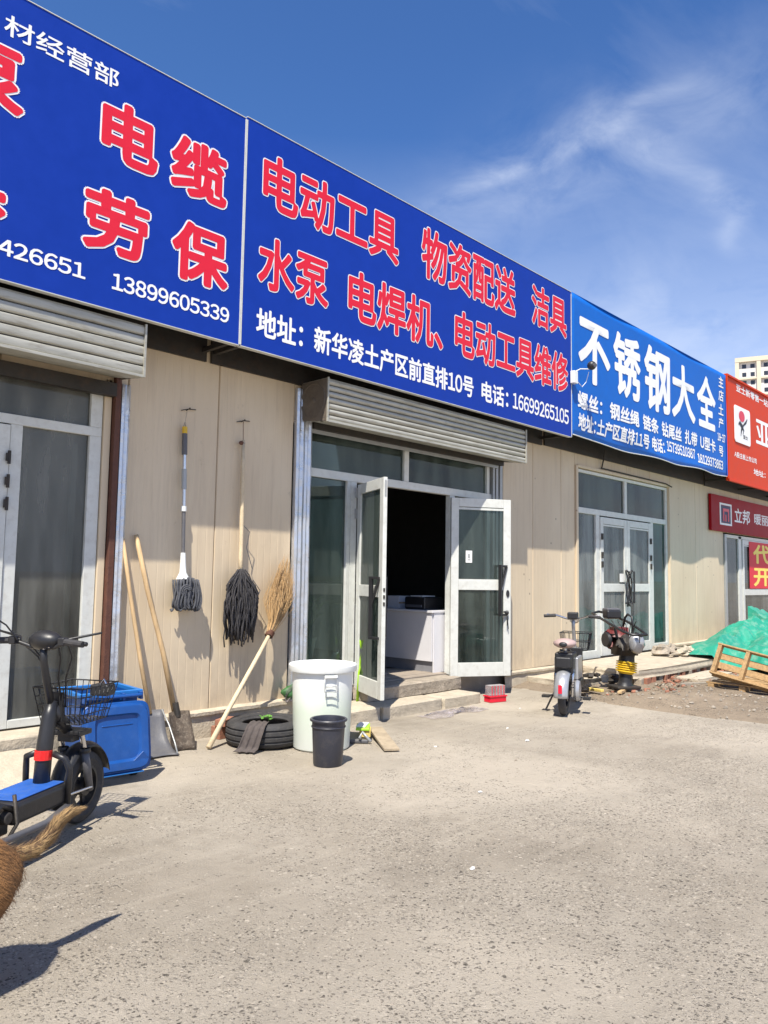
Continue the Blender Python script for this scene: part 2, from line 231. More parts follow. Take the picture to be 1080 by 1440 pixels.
# ------------------------------------------------------------------ builders
class G:
    def __init__(s): s.v = []; s.f = []
    def add(s, v, f):
        o = len(s.v); s.v += [Vector(p) for p in v]; s.f += [tuple(i + o for i in q) for q in f]; return s
    def box(s, x0, x1, y0, y1, z0, z1, R=None, c=None):
        v = [Vector((x, y, z)) for x in (x0, x1) for y in (y0, y1) for z in (z0, z1)]
        if R is not None:
            c = Vector(c); v = [R @ p + c for p in v]
        return s.add(v, [(0, 1, 3, 2), (4, 6, 7, 5), (0, 4, 5, 1), (2, 3, 7, 6), (0, 2, 6, 4), (1, 5, 7, 3)])
    def beam(s, a, b, w, t, up=(0, 0, 1)):   # box from a to b, width w sideways, t along up
        a = Vector(a); b = Vector(b); d = (b - a).normalized(); up = Vector(up) if abs(d.z) < .95 else Vector((0, 1, 0)); sd = d.cross(up).normalized(); u = sd.cross(d)
        v = [p + sd * i * w / 2 + u * j * t / 2 for p in (a, b) for i in (-1, 1) for j in (-1, 1)]
        return s.add(v, [(0, 1, 3, 2), (4, 6, 7, 5), (0, 4, 5, 1), (2, 3, 7, 6), (0, 2, 6, 4), (1, 5, 7, 3)])
    def tube(s, pts, r, n=10, cap=True, sq=1):
        pts = [Vector(p) for p in pts]; rs = r if isinstance(r, (list, tuple)) else [r] * len(pts)
        V = []; prev = None
        for i, p in enumerate(pts):
            d = (pts[min(i + 1, len(pts) - 1)] - pts[max(i - 1, 0)])
            d = d.normalized() if d.length > 1e-9 else Vector((0, 0, 1))
            if prev is None: x = d.orthogonal().normalized()
            else:
                x = prev - d * prev.dot(d); x = x.normalized() if x.length > 1e-6 else d.orthogonal().normalized()
            prev = x; y = d.cross(x)
            V += [p + (x * math.cos(2 * PI * k / n) + y * math.sin(2 * PI * k / n) * sq) * rs[i] for k in range(n)]
        Fc = [(i * n + k, i * n + (k + 1) % n, (i + 1) * n + (k + 1) % n, (i + 1) * n + k) for i in range(len(pts) - 1) for k in range(n)]
        if cap: Fc += [tuple(range(n))[::-1], tuple(range((len(pts) - 1) * n, len(pts) * n))]
        return s.add(V, Fc)
    def cyl(s, a, b, r, r2=None, n=14): return s.tube([a, b], [r, r if r2 is None else r2], n)
    def lathe(s, prof, M=None, n=28, close=False):
        M = M or Matrix(); V = [M @ Vector((r * math.cos(2 * PI * k / n), r * math.sin(2 * PI * k / n), z)) for r, z in prof for k in range(n)]
        m = len(prof); rng_ = range(m if close else m - 1)
        return s.add(V, [(i * n + k, i * n + (k + 1) % n, ((i + 1) % m) * n + (k + 1) % n, ((i + 1) % m) * n + k) for i in rng_ for k in range(n)])
    def grid(s, nu, nv, fn):
        V = [fn(i / nu, j / nv) for i in range(nu + 1) for j in range(nv + 1)]
        return s.add(V, [(i * (nv + 1) + j, (i + 1) * (nv + 1) + j, (i + 1) * (nv + 1) + j + 1, i * (nv + 1) + j + 1) for i in range(nu) for j in range(nv)])
    def ell(s, c, r, M=None, n=14, m=9):
        c = Vector(c); prof = [(math.sin(PI * i / m), -math.cos(PI * i / m)) for i in range(m + 1)]
        V = []
        for a, z in prof:
            for k in range(n):
                p = Vector((a * math.cos(2 * PI * k / n) * r[0], a * math.sin(2 * PI * k / n) * r[1], z * r[2])); V.append((M @ p if M else p) + c)
        return s.add(V, [(i * n + k, i * n + (k + 1) % n, (i + 1) * n + (k + 1) % n, (i + 1) * n + k) for i in range(m) for k in range(n)])
ORG = {}
def thing(name, label, cat, loc, rz=0, group=None, kind=None):
    o = bpy.data.objects.new(name, None); o.empty_display_size = .1; COL.objects.link(o); o.location = loc; o.rotation_euler = (0, 0, rz)
    o['label'] = label; o['category'] = cat
    if group: o['group'] = group
    ORG[o] = Vector(loc) if rz == 0 else Vector((0, 0, 0)); return o
def P(name, g, m, parent=None, smooth=False, bevel=0, seg=2, label=None, solid=0, kind=None, sub=0, local=False):
    org = ORG.get(parent, Vector((0, 0, 0))) if parent is not None else Vector((0, 0, 0))
    if isinstance(g, bpy.types.Mesh): me = g
    else:
        me = bpy.data.meshes.new(name); me.from_pydata([v - org for v in g.v] if not local else g.v, [], g.f)
    me.materials.clear(); me.materials.append(MT[m] if isinstance(m, str) else m)
    if smooth:
        me.shade_smooth()
        if smooth == 'auto': me.set_sharp_from_angle(angle=rad(35))
    bm = bmesh.new(); bm.from_mesh(me); bmesh.ops.recalc_face_normals(bm, faces=bm.faces); bm.to_mesh(me); bm.free()
    o = bpy.data.objects.new(name, me); COL.objects.link(o)
    if parent is not None: o.parent = parent
    ORG[o] = org
    if solid:
        md = o.modifiers.new('solid', 'SOLIDIFY'); md.thickness = solid; md.offset = 0
    if sub:
        md = o.modifiers.new('sub', 'SUBSURF'); md.levels = sub; md.render_levels = sub
    if bevel:
        md = o.modifiers.new('bevel', 'BEVEL'); md.width = bevel; md.segments = seg; md.limit_method = 'ANGLE'; md.angle_limit = rad(40); md.harden_normals = True; me.shade_smooth(); 
    if label: o['label'] = label
    if kind: o['kind'] = kind
    return o
def tag(o, label, cat, group=None):
    o['label'] = label; o['category'] = cat
    if group: o['group'] = group
    return o
def raw_glyph(s):
    cu = bpy.data.curves.new('t', 'FONT'); cu.body = s; cu.size = 1; cu.resolution_u = 3
    o = bpy.data.objects.new('t', cu); COL.objects.link(o); dg = bpy.context.evaluated_depsgraph_get(); dg.update()
    me = bpy.data.meshes.new_from_object(o.evaluated_get(dg)); v = [p.co.copy() for p in me.vertices]; f = [tuple(q.vertices) for q in me.polygons]
    bpy.data.objects.remove(o); bpy.data.curves.remove(cu); bpy.data.meshes.remove(me); return v, f
_a = raw_glyph('国'); _b = raw_glyph('国国'); EM = max(p.x for p in _b[0]) - max(p.x for p in _a[0]); GL = {}
def glyphs(s):
    V, Fc, pen = [], [], 0
    for ch in s:
        half = ch in '0123456789-AU:'
        k = {'-': '－', ':': '：'}.get(ch, chr(ord(ch) + 0xFEE0) if half else ch)
        if k not in GL: GL[k] = raw_glyph(k)
        v, f = GL[k]; adv = {':': .42, 'A': .72, 'U': .76}.get(ch, .60) if half else 1; x0 = pen - (1 - adv) / 2 * EM
        if ch == ':': x0 = pen - .05 * EM
        o = len(V); V += [Vector((p.x + x0, p.y, 0)) for p in v]; Fc += [tuple(i + o for i in q) for q in f]; pen += adv * EM
    return V, Fc
def lettering(parent, s, X0, X1, Z0, Z1, y, m, bold=.014, outline=0, om='white', warp=None, name='lettering', gap=.002):
    """flat print on a board facing -Y; strokes are fattened by stamping the glyph round a small circle"""
    v, f = glyphs(s); xs = [p.x for p in v]; zs = [p.y for p in v]; x0, x1, z0, z1 = min(xs), max(xs), min(zs), max(zs); R = bold + outline
    X0 += (R * (X1 - X0) / (x1 - x0)); X1 -= R * (X1 - X0) / (x1 - x0); Z0 += R * (Z1 - Z0) / (z1 - z0); Z1 -= R * (Z1 - Z0) / (z1 - z0)
    kx = (X1 - X0) / (x1 - x0); kz = (Z1 - Z0) / (z1 - z0)
    def put(rr, d, mm, nm):
        gg = G()
        for k in range(9 if rr < .03 else 15):
            n_ = 8 if rr < .03 else 14; a = 2 * PI * k / n_; r_ = 0 if k == n_ else rr; dx, dz = r_ * math.cos(a) * kx, r_ * math.sin(a) * kz; pts = []
            for p in v:
                X = X0 + (p.x - x0) * kx + dx; Zz = Z0 + (p.y - z0) * kz + dz; pts.append(Vector((X, y - d - k * .00006 + (warp(X, Zz) if warp else 0), Zz)))
            gg.add(pts, f)
        return P(nm, gg, mm, parent)
    if outline: put(bold + outline, gap, om, name + '_outline'); put(bold, gap + .0018, m, name)
    else: put(bold, gap, m, name)

def lump(g, c, r, seed, rough=.3, n=8, m=6, flat=1):
    c = Vector(c); k0 = len(g.v); g.ell((0, 0, 0), (1, 1, 1), n=n, m=m)
    for i in range(k0, len(g.v)):
        d = g.v[i]; q = 1 + rough * noise.noise(d * 1.7 + Vector((seed * 3.1, seed * 1.7, seed)))* 2
        g.v[i] = Vector((d.x * r[0], d.y * r[1], d.z * r[2] * flat)) * q + c
    return g

# ------------------------------------------------------------------ ground
g = G()
def gz(x, y): return .012 * noise.noise(Vector((x * .45, y * .45, 3))) + .004 * noise.noise(Vector((x * 3, y * 3, 9)))
NX = 150
g.grid(NX, 110, lambda u, v: Vector((-2 + 14 * u, -.5 + 6.6 * v, gz(-2 + 14 * u, -.5 + 6.6 * v) * min(1, 8 * min(u, 1 - u, v, 1 - v)))))
ring = [(-2, -.5), (12, -.5), (12, 6.1), (-2, 6.1)]; far = [(-1500, -1500), (1500, -1500), (1500, 1500), (-1500, 1500)]
for i in range(4):
    j = (i + 1) % 4; g.add([(*far[i], 0), (*far[j], 0), (*ring[j], 0), (*ring[i], 0)], [(0, 1, 2, 3)])
o = P('ground', g, 'ground', smooth=True); o['kind'] = 'structure'
# dusty earth beyond the concrete apron, a ragged edge across the front of the third shop
g = G()
def eh(x, y):
    e = x - (8.62 + .12 * math.sin(y * 1.3) + .10 * noise.noise(Vector((y * 2.2, 1, 0))))
    k = max(0, min(1, e * 3)); return .006 + k * (.035 + .045 * noise.noise(Vector((x * .8, y * .9, 5))) + .022 * noise.noise(Vector((x * 4, y * 4, 2)))) - (.03 if e < 0 else 0)
g.grid(130, 110, lambda u, v: Vector((8.3 + 10 * u, .5 + 5.45 * v, eh(8.3 + 10 * u, .5 + 5.45 * v))))
o = P('dirt_ground', g, 'earth', smooth=True); o['kind'] = 'structure'
# loose pebbles on the worn concrete
g = G(); rnd = random.Random(3)
for i in range(3600):
    x = rnd.uniform(.2, 8.4); y = rnd.uniform(.3, 5.4)
    if noise.noise(Vector((x * .7, y * .7, 8))) + rnd.uniform(-.4, .4) < -.05: continue
    s = rnd.choice((.003, .004, .005, .0065)) * rnd.uniform(.8, 1.4); a = rnd.uniform(0, PI); z = gz(x, y)
    b_ = [Vector((math.cos(a + t) * s * q, math.sin(a + t) * s * .7, z - .001)) for t, q in ((0, 1.3), (1.7, .8), (3.1, 1.2), (4.6, .9))]
    b_ = [Vector((x, y, 0)) + p for p in b_]; g.add(b_ + [Vector((x, y, z + s * .7))], [(0, 1, 4), (1, 2, 4), (2, 3, 4), (3, 0, 4)])
o = P('gravel', g, 'pebble', kind='stuff'); tag(o, 'tiny loose pebbles scattered over the worn concrete yard', 'gravel')
g = G()
for i in range(620):
    x = rnd.uniform(8.5, 10.4) if i % 3 else rnd.uniform(8.6, 14); y = rnd.uniform(1.5, 4.9); s = rnd.uniform(.008, .035) * rnd.random() ** .6
    lump(g, (x, y, max(eh(x, y), 0) + s * .3), (s, s * rnd.uniform(.6, 1), s * .7), i, .4, 5, 4)
o = P('rubble', g, 'pebble', kind='stuff'); tag(o, 'small broken rubble lying on the dirt before the third shop', 'rubble')

for nm, mm, n_, lb in (('brick_rubble', 'brick', 90, 'crushed red brick bits strewn along the broken platform edge'), ('clod', 'earth', 160, 'brown clods of earth lying below the broken platform edge')):
    g = G()
    for i in range(n_):
        x = rnd.uniform(8.9, 12.8); y = 4.62 - abs(rnd.gauss(0, .22)) + .12 * math.sin(x * 3); s = rnd.uniform(.015, .06) * rnd.random() ** .5
        lump(g, (x, y, max(eh(x, y), 0) + s * .2), (s * 1.3, s * rnd.uniform(.7, 1), s * .6), i + 7, .45, 6, 4)
    o = P(nm, g, mm, kind='stuff'); tag(o, lb, 'rubble')
for i, (x, y, a, ln, mm, lb) in enumerate(((9.15, 4.55, .3, .4, 'wood', 'short broken stick on the dirt in front of the rammer'), (9.0, 4.85, 1.2, .3, 'sponge', 'pale yellow offcut beside the moped front wheel'), (10.6, 4.2, -.2, .7, 'cement', 'long thin cement ridge piece on the dirt below the platform'))):
    t = thing('offcut', lb, 'debris', (x, y, 0)); g = G(); g.box(-ln / 2, ln / 2, -.025, .025, 0, .035, Matrix.Rotation(a, 3, 'Z') @ Matrix.Rotation(.05, 3, 'Y'), (x, y, .05)); P('piece', g, mm, t, bevel=.006)

# ------------------------------------------------------------------ shop building
D = 6.0
bl = thing('shop_building', 'long single storey row of shops clad in cream ribbed panels', 'building', (0, D, 0))
def rib_panel(x0, x1, z0, z1, y=D):
    pr = [(x0 + .003, 0.012), (x0 + .009, 0)]; n = max(2, round((x1 - x0) / .085)); st = (x1 - x0 - .02) / n
    for i in range(1, n):
        c = x0 + .01 + st * i; pr += [(c - .006, 0), (c, .0013), (c + .006, 0)]
    pr += [(x1 - .009, 0), (x1 - .003, .012)]
    V = [(x, y + d, z) for x, d in pr for z in (z0, z1)] + [(x1 - .003, y + .06, z0), (x1 - .003, y + .06, z1), (x0 + .003, y + .06, z0), (x0 + .003, y + .06, z1)]
    k = len(V) // 2; gg = G(); gg.add(V, [(2 * i, 2 * ((i + 1) % k), 2 * ((i + 1) % k) + 1, 2 * i + 1) for i in range(k)]); return gg
spans = [(3.14, 4.045, .235, 5.5), (4.045, 4.95, .235, 5.5), (8.64, 9.38, .21, 5.5), (9.38, 10.15, .21, 5.5), (10.15, 10.56, .21, 5.5), (14.05, 15.24, .22, 5.5), (15.24, 16.72, .22, 5.5)]
for a, b_, z0, z1 in spans: P('wall_panel', rib_panel(a, b_, z0, z1), 'wall', bl)
for a, b_, z0 in ((-6, -4.9, 3.0), (-4.9, -3.9, 3), (-3.9, -2.9, 3), (-2.9, -1.9, 3), (-1.9, -.9, 3.0), (-.9, .1, 3.0), (.1, 1.1, 3.0), (1.1, 2.1, 3.0), (2.1, 3.14, 3.0), (4.95, 5.9, 3.0), (5.9, 6.8, 3.0), (6.8, 7.7, 3.0), (7.7, 8.64, 3.0), (10.56, 11.4, 3.22), (11.4, 12.3, 3.22), (12.3, 13.2, 3.22), (13.2, 14.05, 3.22), (16.72, 17.7, 2.5), (17.7, 18.7, 2.5), (18.7, 19.7, 2.5), (19.7, 20.7, 2.5)):
    P('wall_panel', rib_panel(a, b_, z0, 5.5), 'wall', bl)
for a in (20.7, 21.7, 22.7, 23.7, 24.7, 25.7, 26.7): P('wall_panel', rib_panel(a, a + 1, .2, 5.5), 'wall', bl)
P('wall_panel', rib_panel(-6, -1.4, .2, 3.0), 'wall', bl)
# shell so that the rooms stay dark
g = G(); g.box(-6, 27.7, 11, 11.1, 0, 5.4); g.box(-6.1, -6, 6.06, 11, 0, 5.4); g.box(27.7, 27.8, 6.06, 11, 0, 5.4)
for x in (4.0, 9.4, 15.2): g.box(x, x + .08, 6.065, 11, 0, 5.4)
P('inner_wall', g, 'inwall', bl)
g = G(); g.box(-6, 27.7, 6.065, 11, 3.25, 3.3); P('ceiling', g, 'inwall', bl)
g = G(); g.box(-6.2, 28, 6.0, 11.3, 5.52, 5.6); P('roof', g, 'roof', bl)
g = G(); g.box(-6, 5.8, 6.065, 11, 0, .27); g.box(7.5, 27.7, 6.065, 11, 0, .27); g.box(5.8, 7.5, 6.75, 11, 0, .27); P('floor', g, 'infloor', bl)
# planks of the shop floor seen through the open door
for i in range(5):
    g = G(); y0 = 6.02 + i * .145; g.box(5.82, 7.48, y0, y0 + .138, .2, .285 + .003 * (i % 2)); P('floor_plank', g, 'infloor', bl, bevel=.003)
# plinth with a cement lip, in lengths
def plinth(x0, x1, h):
    gg = G(); n = max(4, int((x1 - x0) * 14))
    pr = [(-.075, 0), (-.068, h * .55), (-.06, h - .045), (-.085, h - .04), (-.085, h - .012), (-.03, h), (.03, h)]
    def fn(u, v):
        k = min(len(pr) - 1, round(v * (len(pr) - 1))); d, z = pr[k]; x = x0 + (x1 - x0) * u
        q = noise.noise(Vector((x * 7, z * 9, h))) * .009 + noise.noise(Vector((x * 25, z * 20, 1))) * .004
        return Vector((x, D + d + q, z + (q * .5 if z > .1 else 0)))
    gg.grid(n, len(pr) - 1, fn); return gg
for a, b_, h in ((3.0, 5.25, .24), (8.6, 9.7, .205), (9.7, 10.62, .2), (14.0, 15.3, .3), (15.3, 16.8, .3)): P('plinth', plinth(a, b_, h), 'cement_lt', bl, smooth='auto')

# ------------------------------------------------------------------ shopfronts
def frame_bars(parent, bars, m='alu', y0=6.02, y1=6.09, name='frame'):
    for x0, x1, z0, z1 in bars:
        gg = G(); gg.box(x0, x1, y0, y1, z0, z1); P(name, gg, m, parent, bevel=.004)
def pane(parent, x0, x1, z0, z1, m='glass', y=6.055):
    gg = G(); gg.box(x0, x1, y - .003, y + .003, z0, z1); return P('glass_pane', gg, m, parent)
def Rz(a): return Matrix.Rotation(a, 3, 'Z')
def door_leaf(parent, hinge, ang, wid, z0, z1, midz, sgn, m='glass', rail=.11, bot=.17, handle=True, hz=(1.05, 1.68), hs=-1):
    """leaf built from the hinge along its own x axis (sgn +1 or -1), then turned by ang about the hinge"""
    Rm = Rz(ang); H = Vector((hinge[0], hinge[1], 0)); t = .045
    def bx(x0, x1, y0, y1, za, zb):
        gg = G(); xa, xb = sorted((sgn * x0, sgn * x1)); gg.box(xa, xb, y0, y1, za, zb); gg.v = [Rm @ v + H for v in gg.v]; return gg
    st = .10
    gg = bx(0, st, -t / 2, t / 2, z0, z1); leaf = P('door_leaf', gg, 'alu', parent, bevel=.004)
    for q in ((wid - st, wid, z0, z1), (st + .001, wid - st - .001, z1 - rail, z1), (st + .001, wid - st - .001, z0, z0 + bot), (st + .001, wid - st - .001, midz - .06, midz + .06)):
        P('door_rail', bx(q[0], q[1], -t / 2 + .001, t / 2 - .001, q[2], q[3]), 'alu', leaf, bevel=.004)
    P('glass_pane', bx(st, wid - st, -.003, .003, z0 + bot, midz - .06), m, leaf); P('glass_pane', bx(st, wid - st, -.003, .003, midz + .06, z1 - rail), m, leaf)
    for zz in ((midz + .075), (z1 - rail - .02)):
        P('bead', bx(st, wid - st, -t / 2 + .004, -.006, zz - .015, zz + .012 if zz > midz + .1 else zz), 'alu', leaf)
    if handle:
        hx = wid - .06
        def tf(x, y, z): return Rm @ Vector((sgn * x, y, z)) + H
        for side in (hs, -hs):
            y = side * .075; hx2 = wid - .17
            gh = G(); gh.beam(tf(hx2, y, hz[0]), tf(hx2, y, hz[1]), .026, .045); 
            for zz in (hz[0] + .015, hz[1] - .015): gh.beam(tf(hx2, y, zz), tf(hx + .0, side * .024, zz), .035, .024)
            gh.beam(tf(hx, side * .03, hz[1] - .02), tf(hx2 + .01, y, hz[1] - .30), .018, .026)
            P('handle', gh, 'blackp', leaf, bevel=.003)
    return leaf
# --- far left shop
f1 = thing('shopfront', 'white framed glass shopfront at the far left with one closed door', 'shopfront', (.6, 6.02, .28))
frame_bars(f1, [(-1.35, 2.93, 2.56, 2.635), (-1.35, 2.93, 3.0, 3.05), (2.83, 2.93, .28, 2.56), (2.83, 2.93, 2.635, 3.0), (2.21, 2.30, .28, 2.56), (2.301, 2.829, .28, .34), (.35, .44, .28, 2.56), (-.35, -.26, .28, 2.56), (-1.35, -1.25, .28, 2.56), (-.26, .35, .28, .34)])
frame_bars(f1, [(2.935, 2.995, .24, 3.05)], 'wall', 6.0, 6.08, 'jamb_trim'); 
pane(f1, 2.30, 2.83, .34, 2.56, 'glassd'); pane(f1, -1.25, 2.83, 2.635, 3.0, 'glassd'); pane(f1, -.26, .35, .34, 2.56, 'glassd'); pane(f1, -1.25, -.35, .34, 2.56, 'glassd')
frame_bars(f1, [(2.74, 2.79, .34, 2.5)], 'alug', 6.14, 6.16, 'inner_frame')
door_leaf(f1, (2.205, 6.03), 0, .87, .3, 2.55, 1.4, -1, 'glassd'); door_leaf(f1, (.445, 6.03), 0, .87, .3, 2.55, 1.4, 1, 'glassd')
for zz in (2.3, 2.12, 1.95): 
    g = G(); g.cyl((2.2, 5.99, zz - .05), (2.2, 5.99, zz + .05), .012); g.cyl((2.185, 5.99, zz - .03), (2.185, 5.99, zz + .03), .01); P('hinge', g, 'steel', f1)
g = G(); g.box(-1.45, 3.0, 5.93, 5.999, 2.90, 3.01); P('lintel', g, 'steel', f1)
p1 = thing('rusty_post', 'rust red painted post between the left shopfront and silver strip', 'post', (3.03, 5.98, 0))
g = G(); g.box(3.002, 3.052, 5.95, 6.02, .0, 3.3); P('post', g, 'rust', p1, bevel=.004)
def foil_post(x0, x1, z1, label, wav=1):
    t = thing('silver_strip', label, 'metal strip', ((x0 + x1) / 2, 5.97, 0)); gg = G()
    pr = [(x0, 6.0), (x0, 5.955), (x0 + .25 * (x1 - x0), 5.945), (x0 + .48 * (x1 - x0), 5.958), (x0 + .52 * (x1 - x0), 5.958), (x0 + .75 * (x1 - x0), 5.943), (x1, 5.955), (x1, 6.0)]
    def fn(u, v):
        x, y = pr[round(v * 7)]; z = .02 + (z1 - .02) * u; q = .006 * noise.noise(Vector((x * 9, z * 5, x0))) + .003 * noise.noise(Vector((x * 30, z * 16, 2)))
        return Vector((x + q * wav * .4, y + q * wav, z))
    gg.grid(70, 7, fn); P('strip', gg, 'foil', t, smooth='auto'); return t
foil_post(3.06, 3.135, 3.02, 'narrow silver metal strip beside the rusty post, left of the shovels')
foil_post(4.955, 5.06, 3.35, 'left one of the two silver metal strips behind the straw broom'); foil_post(5.066, 5.16, 3.05, 'right one of two silver strips, touching the middle shop window')
# --- middle shop, both leaves open
f2 = thing('shopfront', 'grey white shopfront of the middle shop with both glass doors swung open', 'shopfront', (6.8, 6.02, .26))
frame_bars(f2, [(5.165, 8.60, 2.48, 2.57), (5.165, 8.60, 2.96, 3.02), (5.165, 5.195, .26, 2.48), (5.74, 5.79, .26, 2.48), (5.795, 5.885, .26, 2.48), (7.52, 7.62, .26, 2.48), (8.30, 8.36, .26, 2.48), (6.66, 6.74, 2.57, 2.96), (5.165, 5.195, 2.57, 2.96), (8.30, 8.36, 2.57, 2.96), (5.195, 5.74, .26, .36), (7.62, 8.30, .26, .36)])
frame_bars(f2, [(8.40, 8.44, .21, 2.96), (8.47, 8.52, .21, 2.96), (8.56, 8.62, .21, 3.02)], 'alug', 5.99, 6.09, 'guide_rail')
frame_bars(f2, [(8.362, 8.398, .21, 2.478), (8.442, 8.468, .21, 2.478), (8.522, 8.558, .21, 2.478)], 'alu', 6.03, 6.09, 'filler')
pane(f2, 5.195, 5.74, .36, 2.48, 'glass'); pane(f2, 7.62, 8.30, .36, 2.48, 'glass'); pane(f2, 5.195, 6.66, 2.57, 2.96, 'glass'); pane(f2, 6.74, 8.30, 2.57, 2.96, 'glass')
lr = door_leaf(f2, (7.515, 6.0), -math.atan2(.41, .70), .81, .235, 2.45, 1.36, 1, 'glass', hz=(.98, 1.62), hs=-1)
ll = door_leaf(f2, (5.905, 6.0), math.atan2(.70, .33), .79, .235, 2.45, 1.30, -1, 'glass', hz=(.82, 1.45), hs=1)
g = G(); g.box(5.17, 8.56, 5.93, 5.998, 2.965, 3.03); P('lintel', g, 'steel', f2)
# keyhole plate, keys and a small notice on the right leaf
Rm = Rz(-math.atan2(.41, .70)); H = Vector((7.515, 6.0, 0)); tf = lambda x, y, z: Rm @ Vector((x, y, z)) + H
g = G(); g.lathe([(0, 0), (.028, 0), (.028, .008), (0, .008)], Matrix.Translation(tf(.765, -.024, 1.26)) @ Rm.to_4x4() @ Matrix.Rotation(PI / 2, 4, 'X') @ Matrix.Diagonal((.8, 1.6, 1, 1)), 16); P('lock_plate', g, 'blackp', lr)
g = G(); g.ell(tf(.745, -.045, 1.02), (.026, .026, .03)); g.beam(tf(.70, -.05, 1.03), tf(.76, -.05, 1.03), .02, .02); g.beam(tf(.745, -.05, .98), tf(.742, -.06, .86), .012, .006); g.beam(tf(.75, -.05, .98), tf(.762, -.055, .82), .01, .005); P('key', g, 'blackp', lr)
g = G(); g.box(0, .085, 0, .002, 0, .15); g.v = [tf(.2 + v.x, -.008 + v.y, 1.64 + v.z) for v in g.v]; nb = P('notice', g, 'paper', lr)
g = G(); g.box(0, .025, 0, .001, 0, .05); g.v = [tf(.228 + v.x, -.012 + v.y, 1.70 + v.z) for v in g.v]; g.box(.0, .04, 0, .001, 0, .006, Rm, tf(.222, -.012, 1.675)); P('notice_print', g, 'alug', nb)
for zz in (2.36, 2.13):
    g = G()
    for k in (-.05, 0, .05): g.cyl((5.895 + k * .1, 5.985, zz + k - .02), (5.895 + k * .1, 5.985, zz + k + .02), .014)
    g.box(5.845, 5.94, 5.995, 6.01, zz - .055, zz + .055); P('hinge', g, 'chrome', f2)
# lock rods on the edge of the left leaf
Rl = Rz(math.atan2(.70, .33)); Hl = Vector((5.905, 6.0, 0)); tl = lambda x, y, z: Rl @ Vector((-x, y, z)) + Hl
for zz in (1.34, 1.27, 1.20): 
    g = G(); g.beam(tl(.786, 0, zz - .022), tl(.797, 0, zz - .022), .018, .035); P('lock_bolt', g, 'steel', ll)
g = G(); g.beam(tl(.786, 0, 2.34), tl(.797, 0, 2.34), .018, .16); P('lock_bolt', g, 'alug', ll)
# --- third shop
f3 = thing('shopfront', 'closed double glass door shopfront behind the electric moped', 'shopfront', (12.3, 6.02, .22))
frame_bars(f3, [(10.57, 10.63, .22, 3.22), (13.98, 14.04, .22, 3.22), (10.631, 13.979, 3.19, 3.235)], 'wall', 5.975, 6.07, 'outer_trim')
frame_bars(f3, [(10.635, 10.70, .22, 3.18), (13.90, 13.975, .22, 3.18), (10.70, 13.90, 2.49, 2.58), (10.70, 13.90, 3.13, 3.18), (12.26, 12.35, 2.58, 3.13), (11.26, 11.38, .22, 2.49), (13.26, 13.36, .22, 2.49), (10.70, 11.26, .22, .34), (13.36, 13.90, .22, .34)])
pane(f3, 10.70, 12.26, 2.58, 3.13, 'glass'); pane(f3, 12.35, 13.90, 2.58, 3.13, 'glass'); pane(f3, 10.70, 11.26, .34, 2.49, 'glassl'); pane(f3, 13.36, 13.90, .34, 2.49, 'glassg')
door_leaf(f3, (11.385, 6.03), 0, .93, .24, 2.47, 1.32, 1, 'glassl', handle=False); door_leaf(f3, (13.255, 6.03), 0, .93, .24, 2.47, 1.32, -1, 'glassl', handle=False)
for hx in (12.23, 12.42):
    g = G(); g.tube([(hx, 6.0, 1.07), (hx, 5.94, 1.07), (hx, 5.94, 1.6), (hx, 6.0, 1.6)], .016, 8); P('handle', g, 'blackp', f3)
g = G(); g.tube([(12.20 + .09 * math.sin(t * 1.4), 5.925 + .012 * math.cos(t * 2.3), 1.32 + .3 * math.sin(t * .9 + .4)) for t in [i * .35 for i in range(40)]], .013, 6); P('cable_lock', g, 'blackp', f3, smooth=True, label='black cable lock wound round both door handles')
g = G(); g.box(12.02, 12.2, 6.0, 6.003, 1.42, 1.56); P('notice', g, 'paper', f3)
for hx in (11.42, 13.22):
    for zz in (2.15, 1.85, 1.7):
        g = G(); g.box(hx - .02, hx + .02, 5.985, 6.005, zz - .05, zz + .05); P('hinge', g, 'steel', f3)
# --- fourth shop
f4 = thing('shopfront', 'white framed shopfront at the right edge with a red poster', 'shopfront', (19, 6.02, .22))
frame_bars(f4, [(16.73, 16.84, .2, 2.46)], 'alug', 5.97, 6.07, 'outer_trim'); frame_bars(f4, [(17.68, 17.86, .22, 2.46), (16.84, 20.7, 2.40, 2.47), (19.9, 20.0, .22, 2.40), (20.6, 20.7, .22, 2.4)])
pane(f4, 16.84, 17.68, .25, 2.40, 'glassd'); door_leaf(f4, (17.9, 6.03), 0, 2.0, .24, 2.395, 1.22, 1, 'glassd', handle=False); pane(f4, 20.0, 20.6, .25, 2.4)
po = thing('poster', 'red poster with big yellow characters stuck inside the right edge door', 'poster', (19, 6.0, 1.8))
g = G(); g.box(18.30, 19.78, 6.002, 6.006, 1.31, 2.37); P('sheet', g, 'posterred', po)
lettering(po, '代', 18.55, 19.74, 1.88, 2.32, 6.002, 'yellow', bold=.03); lettering(po, '开', 18.55, 19.71, 1.36, 1.78, 6.002, 'yellow', bold=.03)
g = G(); g.box(18.4, 19.8, 6.1, 6.12, .98, 1.03); P('push_bar', g, 'wood', f4)

